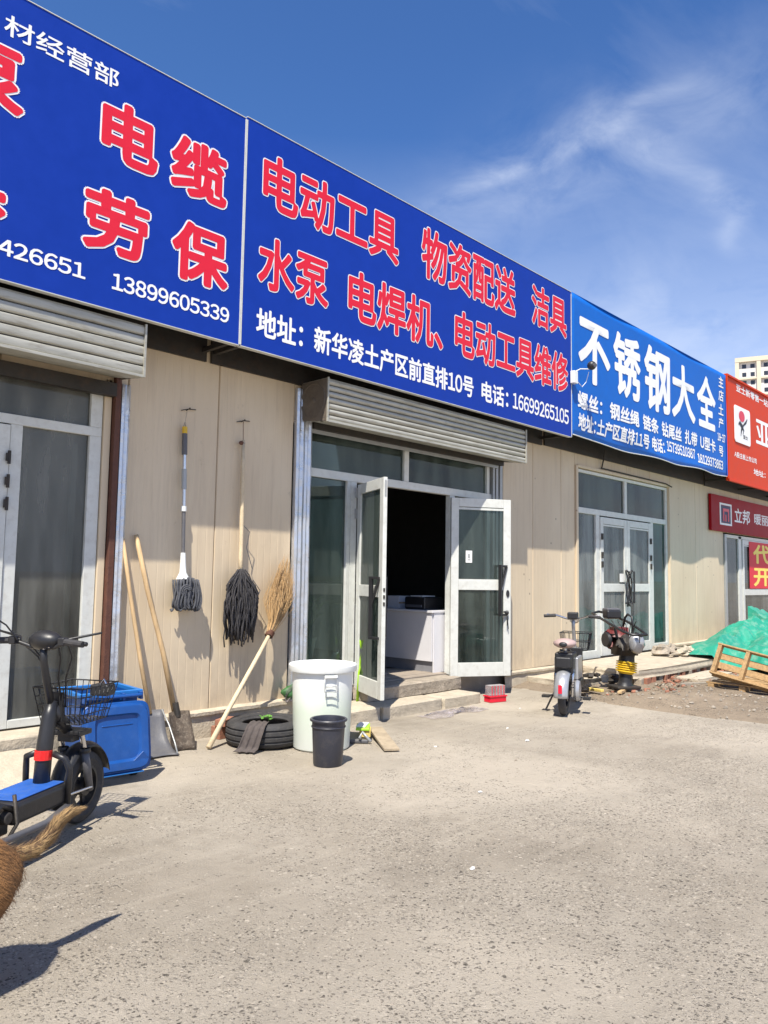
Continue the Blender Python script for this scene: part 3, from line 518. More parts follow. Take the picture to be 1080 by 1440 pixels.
# ------------------------------------------------------------------ roller shutters
def shutter(x0, x1, zb, zt, yf, label, nsl):
    t = thing('roller_shutter', label, 'shutter', ((x0 + x1) / 2, 5.98, zb)); h = (zt - zb) / nsl
    for i in range(nsl):
        z = zb + i * h
        pr = [(0, .004), (-.012, .014), (-.017, h * .5), (-.012, h - .014), (0, h - .004)]
        gg = G(); V = [(x, yf + d, z + dz) for x in (x0, x1) for d, dz in pr] + [(x, yf + .01, z + dz) for x in (x0, x1) for dz in (.004, h - .004)]
        gg.add(V, [(k, k + 1, k + 6, k + 5) for k in range(4)] + [(10, 12, 13, 11)]); P('box_slat', gg, 'shutter', t, smooth='auto')
    n = 5; d = (5.99 - yf - .02) / n
    for i in range(n):
        y = yf + .015 + i * d; zz = zb + .004 + .015 * i
        gg = G(); gg.add([(x, y + a, zz + b) for x in (x0, x1) for a, b in ((0, 0), (.006, -.012), (d * .5, -.016), (d - .006, -.012), (d, .0))], [(k, k + 1, k + 6, k + 5) for k in range(4)]); P('box_slat', gg, 'shutter', t, smooth='auto')
    gg = G(); gg.box(x0, x1, yf + .014, 5.99, zt, zt + .008); P('top_plate', gg, 'shutter', t)
    for s, x in ((-1, x0), (1, x1)):
        V = [(yf - .012, zb - .01), (yf - .012, zt), (5.98, zt), (5.98, zb + .1), (5.93, zb + .03)]
        gg = G(); xa, xb = sorted((x + s * .001, x + s * .012)); gg.add([(xa, y, z) for y, z in V] + [(xb, y, z) for y, z in V], [(0, 1, 2, 3, 4), (9, 8, 7, 6, 5)] + [(k, (k + 1) % 5, (k + 1) % 5 + 5, k + 5) for k in range(5)])
        ep = P('end_plate', gg, 'endplate', t)
        cz = (zb + zt) / 2 + .01; cyy = (yf + 5.98) / 2; Mx = Matrix.Translation((x + s * .013, cyy, cz)) @ Matrix.Rotation(PI / 2 * s, 4, 'Y')
        gg = G(); gg.lathe([(.165, 0), (.175, .008), (.185, 0)], Mx, 32); gg.lathe([(0, .005), (.03, .005), (.035, 0)], Mx, 16); P('pressed_ring', gg, 'endplate', ep, smooth=True)
    gg = G(); gg.box(x0 + .06, x1 - .06, 5.975, 5.995, zb - .06, zb + .0); P('bottom_rail', gg, 'alug', t, bevel=.003)
    for x in (x0 - .002, x1 + .002):
        gg = G(); gg.box(x - .008, x + .008, yf - .03, yf - .014, zb - .015, zt + .01); P('corner_trim', gg, 'shutter', t)
    gg = G(); gg.box(x0, x1, yf - .024, yf - .0, zb - .018, zb + .006); P('bottom_lip', gg, 'shutter', t, bevel=.004)
    return t
shutter(-1.5, 3.02, 3.015, 3.42, 5.56, 'dirty ribbed roller shutter box over the far left shop', 5)
shutter(5.03, 8.56, 2.985, 3.405, 5.60, 'ribbed white roller shutter box over the open doors of the middle shop', 7)

# ------------------------------------------------------------------ signboards
SY = 5.5
def board(name, label, x0, x1, z0, z1, m, tube=True, y=SY, dep=.04):
    t = thing(name, label, 'sign', ((x0 + x1) / 2, y + .05, z0)); gg = G(); gg.box(x0, x1, y, y + dep, z0, z1); P('panel', gg, m, t)
    if tube:
        for z in (z0 + .03, (z0 + z1) / 2, z1 - .05):
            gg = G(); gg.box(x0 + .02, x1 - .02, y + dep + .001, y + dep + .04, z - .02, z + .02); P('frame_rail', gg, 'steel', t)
        n = max(2, int((x1 - x0) / 1.8)); 
        for i in range(n + 1):
            x = x0 + .05 + (x1 - x0 - .1) * i / n; gg = G(); gg.box(x - .02, x + .02, y + dep + .042, 5.995, z0 + .01, z0 + .05); gg.box(x - .02, x + .02, y + dep + .042, y + dep + .08, z0 + .052, z1 - .04); P('frame_strut', gg, 'steel', t)
        gg = G(); gg.box(x0 + .01, x1 - .01, y + dep + .001, 6.0, z1 - .012, z1 - .002); P('sky_block_sheet', gg, 'roof', t)  # unseen top sheet, added to keep sky light out of the sign cavity
        gg = G(); gg.box(x0 + .02, x1 - .02, 5.965, 5.99, z0 - .07, z1 - .05); P('shade_sheet', gg, 'steel', t)  # added dark sheet, stands in for the black shade behind the sign
    return t
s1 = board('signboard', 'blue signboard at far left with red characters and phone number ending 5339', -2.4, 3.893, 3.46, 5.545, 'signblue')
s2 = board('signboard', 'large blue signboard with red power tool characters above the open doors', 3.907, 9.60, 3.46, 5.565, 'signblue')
for s, x0, x1 in ((s1, -2.4, 3.893), (s2, 3.907, 9.60)):
    for z in (3.456, 5.55 if s is s1 else 5.57):
        gg = G(); gg.box(x0, x1, SY - .005, SY + .05, z - .003, z + .003); P('edge_trim', gg, 'alu', s)
    for x in (x0 - .0, x1 + .0):
        gg = G(); gg.box(x - .006, x + .006, SY - .005, SY + .05, 3.465, 5.54); P('edge_trim', gg, 'alu' , s)
K = dict(bold=.036, outline=.026)
lettering(s1, '材经营部', 1.82, 2.68, 5.215, 5.375, SY, 'white', bold=.012)
lettering(s1, '泵', 1.40, 2.00, 4.62, 5.14, SY, 'red', **K); lettering(s1, '电', 2.54, 3.06, 4.62, 5.15, SY, 'red', **K); lettering(s1, '缆', 3.14, 3.73, 4.59, 5.13, SY, 'red', **K)
lettering(s1, '具', 1.36, 1.92, 3.86, 4.39, SY, 'red', **K); lettering(s1, '劳', 2.43, 3.01, 3.87, 4.40, SY, 'red', **K); lettering(s1, '保', 3.18, 3.77, 3.86, 4.41, SY, 'red', **K)
lettering(s1, '9426651', 1.76, 2.49, 3.63, 3.75, SY, 'white', bold=.022); lettering(s1, '13899605339', 2.70, 3.78, 3.62, 3.755, SY, 'white', bold=.022)
K = dict(bold=.027, outline=.020)
for s, a, b_, z0, z1 in (('电动工具', 4.09, 5.95, 4.79, 5.35), ('物资配送', 6.31, 8.20, 4.80, 5.43), ('洁具', 8.56, 9.48, 4.83, 5.42), ('水泵', 4.06, 4.94, 4.03, 4.56), ('电焊机、', 5.19, 6.72, 4.02, 4.58), ('电动工具维修', 6.92, 9.51, 4.04, 4.62)):
    lettering(s2, s, a, b_, z0, z1, SY, 'red', **K)
for s, a, b_ in (('地址：', 4.07, 4.62), ('新华凌土产区前直排10号', 4.76, 7.30), ('电话：', 7.46, 8.03)): lettering(s2, s, a, b_, 3.595, 3.855, SY, 'white', bold=.026)
lettering(s2, '16699265105', 8.13, 9.52, 3.62, 3.83, SY, 'white', bold=.02)
# the stretched cloth banner of the third shop
def warp(x, z):
    k = max(0, 1 - (z - 3.42) / .35); u = (x - 9.62) / 6.0
    return .05 * k * math.sin(u * 7) + .03 * k * k * math.sin(u * 23) + .008 * math.sin(x * 2.1 + z * 3)
def bot(x):
    u = (x - 9.62) / 6.0; return 3.50 - .03 * math.sin(u * PI) + .03 * u + .012 * math.sin(u * 19)
s3 = thing('banner_sign', 'bright blue cloth banner with large white characters and a sagging lower hem', 'banner', (12.5, 5.6, 3.45))
g = G(); g.grid(110, 24, lambda u, v: (lambda x, z: Vector((x, SY + warp(x, z), z)))(9.625 + 6.0 * u, bot(9.625 + 6.0 * u) + (5.57 - bot(9.625 + 6.0 * u)) * v)); P('cloth', g, 'bannerblue', s3, smooth=True, solid=.002)
g = G(); g.tube([(9.625 + 6.0 * u / 60, SY - .004 + warp(9.625 + 6.0 * u / 60, bot(9.625 + 6.0 * u / 60)), bot(9.625 + 6.0 * u / 60)) for u in range(61)], .008, 6); P('hem', g, 'alu', s3, smooth=True)
g = G(); g.tube([(9.625, SY - .002, 3.5), (9.625, SY - .0, 5.57), (15.625, SY - .0, 5.57), (15.625, SY - .003, 3.55)], .007, 6); P('edge_rope', g, 'bannerblue', s3)
for z in (4.2, 5.5): 
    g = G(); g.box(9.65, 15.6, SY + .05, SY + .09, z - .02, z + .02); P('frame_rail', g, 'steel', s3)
g = G(); g.box(9.65, 15.6, 5.965, 5.99, 3.40, 5.5); P('shade_sheet', g, 'steel', s3); g = G(); g.box(9.65, 15.6, SY + .09, 6.0, 5.54, 5.55); P('sky_block_sheet', g, 'roof', s3)  # added dark sheet for the shade, unseen top sheet against sky light
KW = dict(warp=warp, gap=.006)
for s, a, b_, z0, z1 in (('不', 9.79, 10.75, 4.33, 5.28), ('锈', 10.87, 11.82, 4.32, 5.35), ('钢', 11.95, 12.95, 4.29, 5.39), ('大', 13.02, 14.03, 4.32, 5.33), ('全', 14.15, 15.07, 4.33, 5.35)): lettering(s3, s, a, b_, z0, z1, SY, 'white', bold=.03, **KW)
for s, a, b_ in (('螺丝：', 9.78, 10.50), ('钢丝绳', 10.73, 11.72), ('链条', 11.86, 12.47), ('钻尾丝', 12.60, 13.42), ('扎带', 13.56, 14.10), ('U型卡', 14.24, 15.00)): lettering(s3, s, a, b_, 3.91, 4.17, SY, 'white', bold=.03, **KW)
for s, a, b_ in (('地址:', 9.79, 10.32), ('土产区直排11号', 10.36, 12.09), ('电话：', 12.19, 12.68)): lettering(s3, s, a, b_, 3.60, 3.85, SY, 'white', bold=.03, **KW)
lettering(s3, '15739510387', 12.78, 14.0, 3.67, 3.86, SY, 'white', bold=.026, **KW); lettering(s3, '18129373863', 14.10, 15.38, 3.63, 3.81, SY, 'white', bold=.026, **KW)
for i, ch in enumerate('主店土产'): lettering(s3, ch, 15.22, 15.47, 5.27 - i * .275, 5.49 - i * .275, SY, 'white', bold=.02, **KW)
lettering(s3, '18-27', 15.14, 15.56, 4.19, 4.35, SY, 'white', bold=.026, **KW); lettering(s3, '号', 15.18, 15.42, 3.89, 4.10, SY, 'white', bold=.02, **KW)
# fourth sign
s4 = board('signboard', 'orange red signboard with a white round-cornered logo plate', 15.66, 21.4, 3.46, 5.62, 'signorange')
for z in (3.47, 5.60):
    g = G(); g.box(15.66, 21.4, SY - .03, SY - .001, z - .02, z + .02); P('edge_trim', g, 'signorange', s4, bevel=.004)
g = G(); g.box(15.64, 15.68, SY - .03, SY - .001, 3.495, 5.575); P('edge_trim', g, 'signorange', s4)
lettering(s4, '亚士新零售一站式家装平台', 16.22, 19.6, 5.36, 5.53, SY, 'white', bold=.02); lettering(s4, 'A股主板上市公司', 16.04, 17.36, 3.98, 4.10, SY, 'white', bold=.02); lettering(s4, '地址：土产区', 17.16, 19.1, 3.73, 3.87, SY, 'white', bold=.02)
lettering(s4, '亚士', 17.36, 19.6, 4.44, 5.02, SY, 'white', bold=.02)
def rrect(x0, x1, z0, z1, y, r, n=6):
    V = []
    for cx_, cz_, a0 in ((x1 - r, z1 - r, 0), (x0 + r, z1 - r, 90), (x0 + r, z0 + r, 180), (x1 - r, z0 + r, 270)):
        for k in range(n + 1): a = rad(a0 + 90 * k / n); V.append((cx_ + r * math.cos(a), y, cz_ + r * math.sin(a)))
    return V, [tuple(range(len(V)))]
g = G(); g.add(*rrect(16.05, 16.97, 4.30, 5.06, SY - .012, .07)); lp = P('logo_plate', g, 'white', s4, solid=.01)
def poly(pts, y): gg = G(); gg.add([(x, y, z) for x, z in pts], [tuple(range(len(pts)))]); return gg
P('logo_mark', poly([(16.46 + .17 * math.cos(t * PI / 10), 4.87 + .115 * math.sin(t * PI / 10)) for t in range(20)], SY - .022), 'redp', lp)
g = G()
def ribbon(gg, pts, y):
    L_, R_ = [], []
    for i, (x, z, wd) in enumerate(pts):
        a = pts[max(0, i - 1)]; b = pts[min(len(pts) - 1, i + 1)]; d = Vector((b[0] - a[0], b[1] - a[1])).normalized(); nn = Vector((-d.y, d.x)) * wd
        L_.append((x + nn.x, y, z + nn.y)); R_.append((x - nn.x, y, z - nn.y))
    k = len(pts); gg.add(L_ + R_, [(i, i + 1, k + i + 1, k + i) for i in range(k - 1)]); return gg
ribbon(g, [(16.78, 4.86, .01), (16.70, 4.78, .03), (16.55, 4.70, .02), (16.42, 4.58, .03), (16.38, 4.45, .01)], SY - .022)
ribbon(g, [(16.25, 4.68, .01), (16.33, 4.72, .04), (16.46, 4.66, .05), (16.56, 4.58, .02), (16.50, 4.50, .01)], SY - .0235)
P('logo_mark', g, 'black', lp); lettering(lp, '亚士', 16.52, 16.80, 4.42, 4.50, SY - .018, 'black', bold=.02)
# small red shop sign under it
s5 = thing('signboard', 'small crimson signboard with silver characters above the poster door', 'sign', (18.8, 5.95, 2.5))
g = G(); g.box(15.90, 21.3, 5.93, 5.985, 2.50, 3.25); P('panel', g, 'signred', s5, bevel=.006)
lettering(s5, '立邦', 17.21, 18.18, 2.73, 3.05, 5.93, 'white', bold=.02); lettering(s5, '暖丽', 18.46, 19.42, 2.77, 3.02, 5.93, 'white', bold=.015)
g = G()
for q in ((16.35, 17.03, 3.06, 3.10), (16.35, 17.03, 2.64, 2.68), (16.35, 16.41, 2.68, 3.06), (16.97, 17.03, 2.68, 3.06)): g.box(q[0], q[1], 5.922, 5.929, q[2], q[3])
P('logo_mark', g, 'white', s5)
g = G(); g.box(16.42, 16.96, 5.924, 5.928, 2.69, 3.05); P('logo_mark', g, 'navy', s5)
g = G(); g.box(16.52, 16.58, 5.918, 5.9235, 2.72, 2.99); g.box(16.80, 16.86, 5.918, 5.9235, 2.72, 2.99); g.box(16.58, 16.80, 5.918, 5.9235, 2.93, 2.99); g.box(16.64, 16.70, 5.918, 5.9235, 2.72, 2.86); P('logo_mark', g, 'redp', s5)

# ------------------------------------------------------------------ camera on the sign seam
t = thing('security_camera', 'small black security camera on a bracket over the blue banner', 'camera', (9.66, 5.42, 4.4))
g = G(); g.box(9.55, 9.65, 5.42, 5.49, 4.22, 4.40); P('junction_box', g, 'whitep', t, bevel=.008)
g = G(); g.tube([(9.62, 5.44, 4.40), (9.68, 5.40, 4.44), (9.80, 5.33, 4.45)], .008, 6); P('bracket', g, 'whitep', t)
g = G(); g.ell((9.82, 5.30, 4.50), (.065, .065, .065)); P('camera_head', g, 'blackp', t, smooth=True)
g = G(); g.cyl((9.80, 5.25, 4.49), (9.79, 5.225, 4.485), .028); P('lens', g, 'greyp', t)
g = G(); g.tube([(9.66, 5.43, 4.25), (9.76, 5.42, 4.20), (9.84, 5.40, 4.28), (9.83, 5.35, 4.42)], .005, 5); P('cable', g, 'whitep', t)
t = thing('wall_cable', 'dark cable hanging from the banner to the third shop window head', 'cable', (11.3, 5.97, 3.25))
g = G(); g.tube([(11.35, 5.9, 3.55), (11.36, 5.93, 3.4), (11.34, 5.955, 3.25), (11.6, 5.96, 3.25), (12.6, 5.96, 3.245), (13.8, 5.96, 3.24), (14.03, 5.95, 3.20)], .012, 6); P('cord', g, 'steel', t)

# ------------------------------------------------------------------ interior things
ct = thing('counter', 'white shop counter running inwards from the right of the open doors', 'counter', (7.6, 7.2, .28))
g = G(); g.box(7.33, 7.35, 6.14, 8.6, .42, 1.01); P('front_panel', g, 'counter', ct)
g = G(); g.box(7.352, 7.85, 6.12, 6.138, .285, 1.01); P('end_panel', g, 'counter', ct)
g = G(); g.box(7.36, 7.38, 6.15, 8.6, .285, .42); P('kickboard', g, 'greylam', ct)
g = G(); g.box(7.31, 7.95, 6.11, 8.6, 1.012, 1.04); P('counter_top', g, 'counter', ct, bevel=.004)
cb = thing('cabinet', 'grey cabinet behind the far end of the white counter', 'cabinet', (7.6, 9.2, .27))
g = G(); g.box(7.0, 8.9, 8.75, 9.3, .27, 1.32); P('body', g, 'greylam', cb, bevel=.006); g = G(); g.box(6.98, 8.92, 8.73, 9.32, 1.322, 1.35); P('top', g, 'counter', cb)
pr_ = thing('printer', 'black printer near the door end of the white counter', 'printer', (7.6, 6.5, 1.04))
g = G(); g.box(7.40, 7.78, 6.32, 6.66, 1.04, 1.20); P('body', g, 'blackp', pr_, bevel=.02); g = G(); g.box(7.45, 7.7, 6.4, 6.6, 1.201, 1.215); P('paper', g, 'paper', pr_); g = G(); g.box(7.38, 7.399, 6.36, 6.62, 1.07, 1.10); P('tray', g, 'greyp', pr_)
mn = thing('monitor', 'black computer monitor with a small white sticker on its back', 'monitor', (7.7, 7.6, 1.04))
g = G(); g.box(7.5, 8.1, 7.6, 7.64, 1.22, 1.58); P('screen', g, 'blackp', mn, bevel=.01); g = G(); g.box(7.77, 7.83, 7.63, 7.66, 1.04, 1.22); g.box(7.65, 7.95, 7.52, 7.75, 1.041, 1.055); P('stand', g, 'blackp', mn); g = G(); g.box(7.62, 7.76, 7.594, 7.5985, 1.44, 1.49); P('sticker', g, 'paper', mn)
bt = thing('box', 'small white box on the counter behind the printer', 'box', (7.6, 6.95, 1.04)); g = G(); g.box(7.5, 7.72, 6.85, 7.05, 1.041, 1.2); P('carton', g, 'counter', bt, bevel=.004)
g = G(); g.box(7.501, 7.719, 6.846, 6.849, 1.10, 1.12); P('tape', g, 'wood', bt)
# potted plants inside the left window of the middle shop
def potted(x, y, z, label, mpot, h, lm, n, seed):
    t = thing('potted_plant', label, 'plant', (x, y, z)); gg = G(); gg.lathe([(.0, 0), (.09, 0), (.125, .2), (.135, .2), (.135, .225), (.115, .225), (.105, .17), (0, .17)], Matrix.Translation((x, y, z)), 20); P('pot', gg, mpot, t, smooth='auto'); rn = random.Random(seed)
    gg = G()
    for i in range(n):
        a = rn.uniform(0, 2 * PI); sp = rn.uniform(.1, .35); hh = h * rn.uniform(.5, 1); pts = [Vector((x + math.cos(a) * sp * q, y + math.sin(a) * sp * q * .5, z + .2 + hh * math.sin(q * 1.8))) for q in (0, .35, .7, 1)]
        for k in range(3):
            d = (pts[k + 1] - pts[k]).cross(Vector((rn.random(), rn.random(), .2))).normalized() * .03 * (1 - k * .3); gg.add([pts[k] - d, pts[k] + d, pts[k + 1] + d * .6, pts[k + 1] - d * .6], [(0, 1, 2, 3)])
    P('leaves', gg, lm, t); return t
potted(5.55, 6.45, .55, 'leafy plant in a pale pot behind the glass left of the doors', 'whitep', .5, 'darkleaf', 26, 4)
st_ = thing('stool', 'small dark stool carrying the potted plant behind the glass', 'stool', (5.55, 6.45, .27)); g = G(); g.box(5.4, 5.7, 6.3, 6.6, .51, .548); P('seat', g, 'greyp', st_)
for dx in (-.12, .12):
    for dy in (-.12, .12): g = G(); g.cyl((5.55 + dx, 6.45 + dy, .27), (5.55 + dx, 6.45 + dy, .51), .015); P('leg', g, 'greyp', st_)
t = thing('green_stems', 'bright green stems poking up in the gap by the left open door', 'plant', (5.86, 5.88, .13))
g = G()
for dx, hh, ln in ((0, .85, .05), (.03, .7, -.03), (-.02, .6, .08), (.05, .55, .02)): g.tube([(5.84 + dx, 5.90, .13), (5.85 + dx, 5.885, .13 + hh * .5), (5.86 + dx + ln, 5.87, .13 + hh)], [.008, .012, .004], 6)
P('stem', g, 'greenp', t, smooth=True); g = G()
for dx, z in ((0, .95), (.06, .83), (-.03, .72), (.05, .66)): g.ell((5.87 + dx, 5.87, z), (.018, .008, .06), Matrix.Rotation(.3 * (1 if dx > 0 else -1), 3, 'Y'), 8, 6)
P('leaves', g, 'greenp', t, smooth=True)

# ------------------------------------------------------------------ steps
def slab(x0, x1, y0, y1, z0, z1, seed, amp=.012, nu=22, nv=8):
    gg = G(); bm = bmesh.new(); bmesh.ops.create_cube(bm, size=1); bmesh.ops.subdivide_edges(bm, edges=bm.edges, cuts=9, use_grid_fill=True)
    for v in bm.verts:
        p = Vector((x0 + (v.co.x + .5) * (x1 - x0), y0 + (v.co.y + .5) * (y1 - y0), z0 + (v.co.z + .5) * (z1 - z0)))
        q = noise.noise(p * 6 + Vector((seed, 0, 0))) + .6 * noise.noise(p * 18 + Vector((0, seed, 0))); e = sum(abs(abs(c) - .5) < .01 for c in v.co)
        inw = Vector(((x0 + x1) / 2, (y0 + y1) / 2, (z0 + z1) / 2)) - p; s_ = Vector((math.copysign(1, inw.x), math.copysign(1, inw.y), math.copysign(1, inw.z)))
        msk = Vector((abs(abs(v.co.x) - .5) < .01, abs(abs(v.co.y) - .5) < .01, abs(abs(v.co.z) - .5) < .01))
        v.co = p + Vector((s_.x * msk.x, s_.y * msk.y, s_.z * msk.z * .5)) * (abs(q) * amp + (amp * .8 if e >= 2 else 0))
    bm.verts.index_update(); gg.add([v.co.copy() for v in bm.verts], [tuple(v.index for v in f.verts) for f in bm.faces]); bm.free(); return gg
st = thing('door_step', 'two level concrete doorstep below the open middle doors', 'step', (6.4, 5.7, 0))
P('step_slab', slab(5.2, 5.76, 5.47, 6.0, -.02, .135, 1), 'cement_lt', st, smooth='auto'); P('step_slab', slab(5.762, 6.72, 5.45, 5.99, -.02, .13, 2), 'cement_lt', st, smooth='auto'); P('step_slab', slab(6.73, 7.40, 5.43, 5.99, -.02, .125, 3), 'cement_lt', st, smooth='auto')
P('upper_slab', slab(5.85, 7.45, 5.74, 6.02, .12, .275, 5, .02), 'stone', st, smooth='auto')
pf = thing('shop_platform', 'raised broken concrete platform with a crumbling brick edge before the third shop', 'platform', (12.4, 5.3, 0))
P('slab', slab(10.05, 16.4, 4.72, 5.93, .10, .24, 9, .05), 'cement_lt', pf, smooth='auto'); P('fill', slab(10.1, 16.3, 4.86, 5.9, -.03, .125, 11, .02), 'stone', pf, smooth='auto')
P('side_slab', slab(9.1, 10.2, 5.2, 5.93, -.02, .13, 12, .02), 'cement_lt', pf, smooth='auto'); P('side_slab', slab(11.0, 12.3, 4.3, 4.68, -.03, .09, 14, .02), 'cement_lt', pf, smooth='auto')
rn = random.Random(5)
for i in range(22):
    x = 10.1 + i * .122; 
    if rn.random() < .12: continue
    gg = G(); gg.box(-.05, .05, -.055, .055, -.05, .05, Rz(rn.uniform(-.15, .15)), (x + .05, 4.80 + rn.uniform(-.02, .012), .066)); P('brick', gg, 'brick' if rn.random() < .65 else 'stone', pf, bevel=.01)
th = thing('doorstep', 'concrete threshold ledge below the far left shopfront', 'step', (1, 5.85, 0))
P('ledge', slab(-1.4, 3.0, 5.72, 6.02, .1, .275, 21, .012), 'cement_lt', th, smooth='auto'); P('base', slab(-1.4, 3.0, 5.78, 6.0, -.02, .11, 22, .03), 'stone', th, smooth='auto')
rp = thing('concrete_ramp', 'pale concrete ramp lying before the far left shop', 'ramp', (1.9, 5.4, 0))
gg = slab(.9, 2.50, 4.9, 5.70, -.02, .16, 31, .012)
for v in gg.v:
    if v.z > .05: v.z = .03 + .16 * max(0, min(1, (v.y - 4.9) / .75)) 
    v.x -= .42 * max(0, (v.y - 5.35)) if v.x > 1.8 else 0
P('ramp_slab', gg, 'cement_lt', rp, smooth='auto')

# ------------------------------------------------------------------ tools on the wall
def nail(x, z, label):
    t = thing('nail', label, 'nail', (x, 5.99, z)); gg = G(); gg.cyl((x, 6.0, z), (x, 5.94, z + .012), .004, n=6); gg.cyl((x, 5.94, z + .012), (x, 5.937, z + .013), .008, n=6); P('shaft', gg, 'steel', t)
    gg = G(); gg.tube([(x - .06, 5.985, z - .01), (x, 5.975, z + .01), (x + .09, 5.985, z + .02)], .004, 5); P('wire', gg, 'steel', t)
nail(3.70, 2.91, 'rusty nail with wire above the flat grey mop'); nail(4.30, 2.90, 'rusty nail holding the string of the shaggy mop')
m1 = thing('flat_mop', 'grey loop mop with grey and yellow handle hanging on the wall', 'mop', (3.72, 5.94, 1.1))
ax = lambda z: (3.665 + (2.72 - z) * .012, 5.955 - (2.75 - z) * .025, z)
def seg(a, b, r, m, nm, sm=True, n=10): gg = G(); r *= 1.35; gg.cyl(ax(a), ax(b), r, n=n); return P(nm, gg, m, m1, smooth='auto')
gg = G(); gg.tube([Vector(ax(2.745)) + Vector((-.012, 0, 0)), Vector(ax(2.79)) + Vector((0, 0, 0)), Vector(ax(2.745)) + Vector((.012, 0, 0))], .006, 6); gg.tube([ax(2.78), (3.70, 5.985, 2.90)], .002, 4); P('hanging_loop', gg, 'cotton', m1, smooth=True)
seg(2.69, 2.75, .017, 'yellowr', 'cap') ; seg(2.50, 2.69, .018, 'greyp', 'grip'); seg(2.37, 2.50, .012, 'chrome', 'pole'); seg(2.19, 2.37, .017, 'alug', 'sleeve'); seg(2.04, 2.19, .012, 'chrome', 'pole'); seg(1.995, 2.04, .018, 'whitep', 'clip'); seg(1.60, 1.995, .012, 'greyp', 'pole')
gg = G(); gg.tube([ax(1.63), ax(1.54), ax(1.46), ax(1.40)], [.022, .026, .03, .06], 12, sq=1); P('ferrule', gg, 'whitep', m1, smooth='auto')
gg = G(); rn = random.Random(2); cx0, cy0 = ax(1.4)[0] + .03, ax(1.3)[1]
lump(gg, (cx0, cy0 + .0, 1.29), (.10, .035, .13), 3, .1, 12, 8)
for i in range(64):
    u = rn.uniform(-.105, .105); y = cy0 - rn.uniform(.02, .05) + .05 * (i % 3 == 0); z0 = 1.42 - abs(u) * .25; pts = []; lo = rn.uniform(.24, .28)
    for k in range(11):
        q = k / 10; pts.append((cx0 + u * (1 + .12 * math.sin(q * PI)) + .012 * math.sin(q * 7 + i) + (.02 * (q - .85) / .15 if q > .85 else 0) * (1 if i % 2 else -1), y - .014 * math.sin(q * PI) + .004 * math.sin(q * 9 + i * 2), z0 - lo * math.sin(min(q, .93) * PI * .56) + (.02 if q > .95 else 0)))
    gg.tube(pts, .0085, 5)
P('yarn', gg, 'mopg', m1, smooth=True)
for k in range(3):
    gg = G(); r0 = .055 - k * .017; gg.tube([(cx0 - .03 + r0 * math.cos(t * .5), cy0 - .06 - .002 * k, 1.30 + r0 * .9 * math.sin(t * .5)) for t in range(11)], .008, 5); P('yarn', gg, 'mopg', m1, smooth=True)
m2 = thing('string_mop', 'shaggy black string mop with wooden handle hanging upside down on the wall', 'mop', (4.35, 5.93, .9))
gg = G(); gg.tube([(4.30, 5.965, 2.90), (4.30, 5.96, 2.80), (4.30, 5.955, 2.70)], .003, 4); gg.ell((4.285, 5.955, 2.69), (.035, .015, .02)); P('hanging_cord', gg, 'twine', m2)
gg = G(); gg.tube([(4.30, 5.955, 2.72), (4.30, 5.95, 2.4), (4.30, 5.94, 2.0), (4.295, 5.93, 1.6), (4.29, 5.915, 1.42)], [.014, .019, .021, .021, .02], 9); P('handle', gg, 'woodlt', m2, smooth=True)
gg = G(); gg.tube([(4.30, 5.93, 1.92), (4.38, 5.92, 1.85), (4.35, 5.92, 1.7), (4.41, 5.90, 1.5)], .004, 4); gg.tube([(4.42, 5.90, 1.4), (4.50, 5.89, 1.3), (4.44, 5.9, 1.15)], .004, 4); P('loose_thread', gg, 'mopg', m2)
gg = G(); rn = random.Random(9)
for i in range(330):
    a = rn.uniform(0, 2 * PI); spr = rn.random() ** .5; ux = math.cos(a) * spr; uy = math.sin(a) * spr; hh = rn.uniform(.30, .62); top = 1.50 - .10 * rn.random(); ph = rn.uniform(0, 6); pts = []
    for k in range(8):
        q = k / 7; wdt = .03 + .165 * min(1, q * 2.0) - .03 * q * q; wob = .022 * math.sin(q * 7 + ph) + .008 * math.sin(q * 19 + ph * 3)
        pts.append((4.275 + ux * wdt + wob + .01 * q, 5.90 + uy * wdt * .45 + wob * .5 - .01, top - hh * q))
    gg.tube(pts, .0065, 4)
for v in gg.v: v.y = min(v.y, 5.985)
P('yarn', gg, 'mop', m2, smooth=True)
# straw broom
br = thing('straw_broom', 'straw broom standing upside down against the silver strips', 'broom', (4.2, 5.6, 0))
B0 = Vector((3.72, 5.50, .02)); B1 = Vector((4.60, 5.86, .88)); gg = G(); gg.tube([B0, B0.lerp(B1, .3) + Vector((.0, 0, .01)), B0.lerp(B1, .7), B1], [.023, .02, .02, .018], 10); P('handle', gg, 'woodlt', br, smooth=True)
gg = G(); dB = (B1 - B0).normalized()
for k in range(5): 
    c = B1 + dB * (k * .012 - .01); Mx = Matrix.Translation(c) @ dB.to_track_quat('Z', 'Y').to_matrix().to_4x4(); gg.lathe([(.03, -.006), (.041, 0), (.03, .006)], Mx, 14)
P('binding', gg, 'twine', br, smooth=True)
gg = G(); rn = random.Random(12); up = Vector((.27, .02, 1.0))
for i in range(360):
    a = rn.uniform(0, 2 * PI); q0 = rn.random() ** .5; off = Vector((math.cos(a), math.sin(a) * .45, 0)) * q0; ln = rn.uniform(.45, .80) * (1 - .22 * q0)
    p0 = B1 + off * .03; fan = off * rn.uniform(.6, 1.2) * .155; p1 = B1 + dB * ln * .25 + fan * .5 + up * ln * .12; p2 = B1 + up * ln * .6 + dB * .06 + fan * 1.1; p3 = B1 + up * ln + dB * .03 + fan * .75 + Vector((rn.gauss(0, .012), rn.gauss(0, .01), 0))
    gg.tube([p0, p1, p2, p3], [.0038, .0032, .0025, .001], 3, cap=False)
for v in gg.v: v.y = min(v.y, 5.93)
P('bristles', gg, 'straw', br, smooth=True)
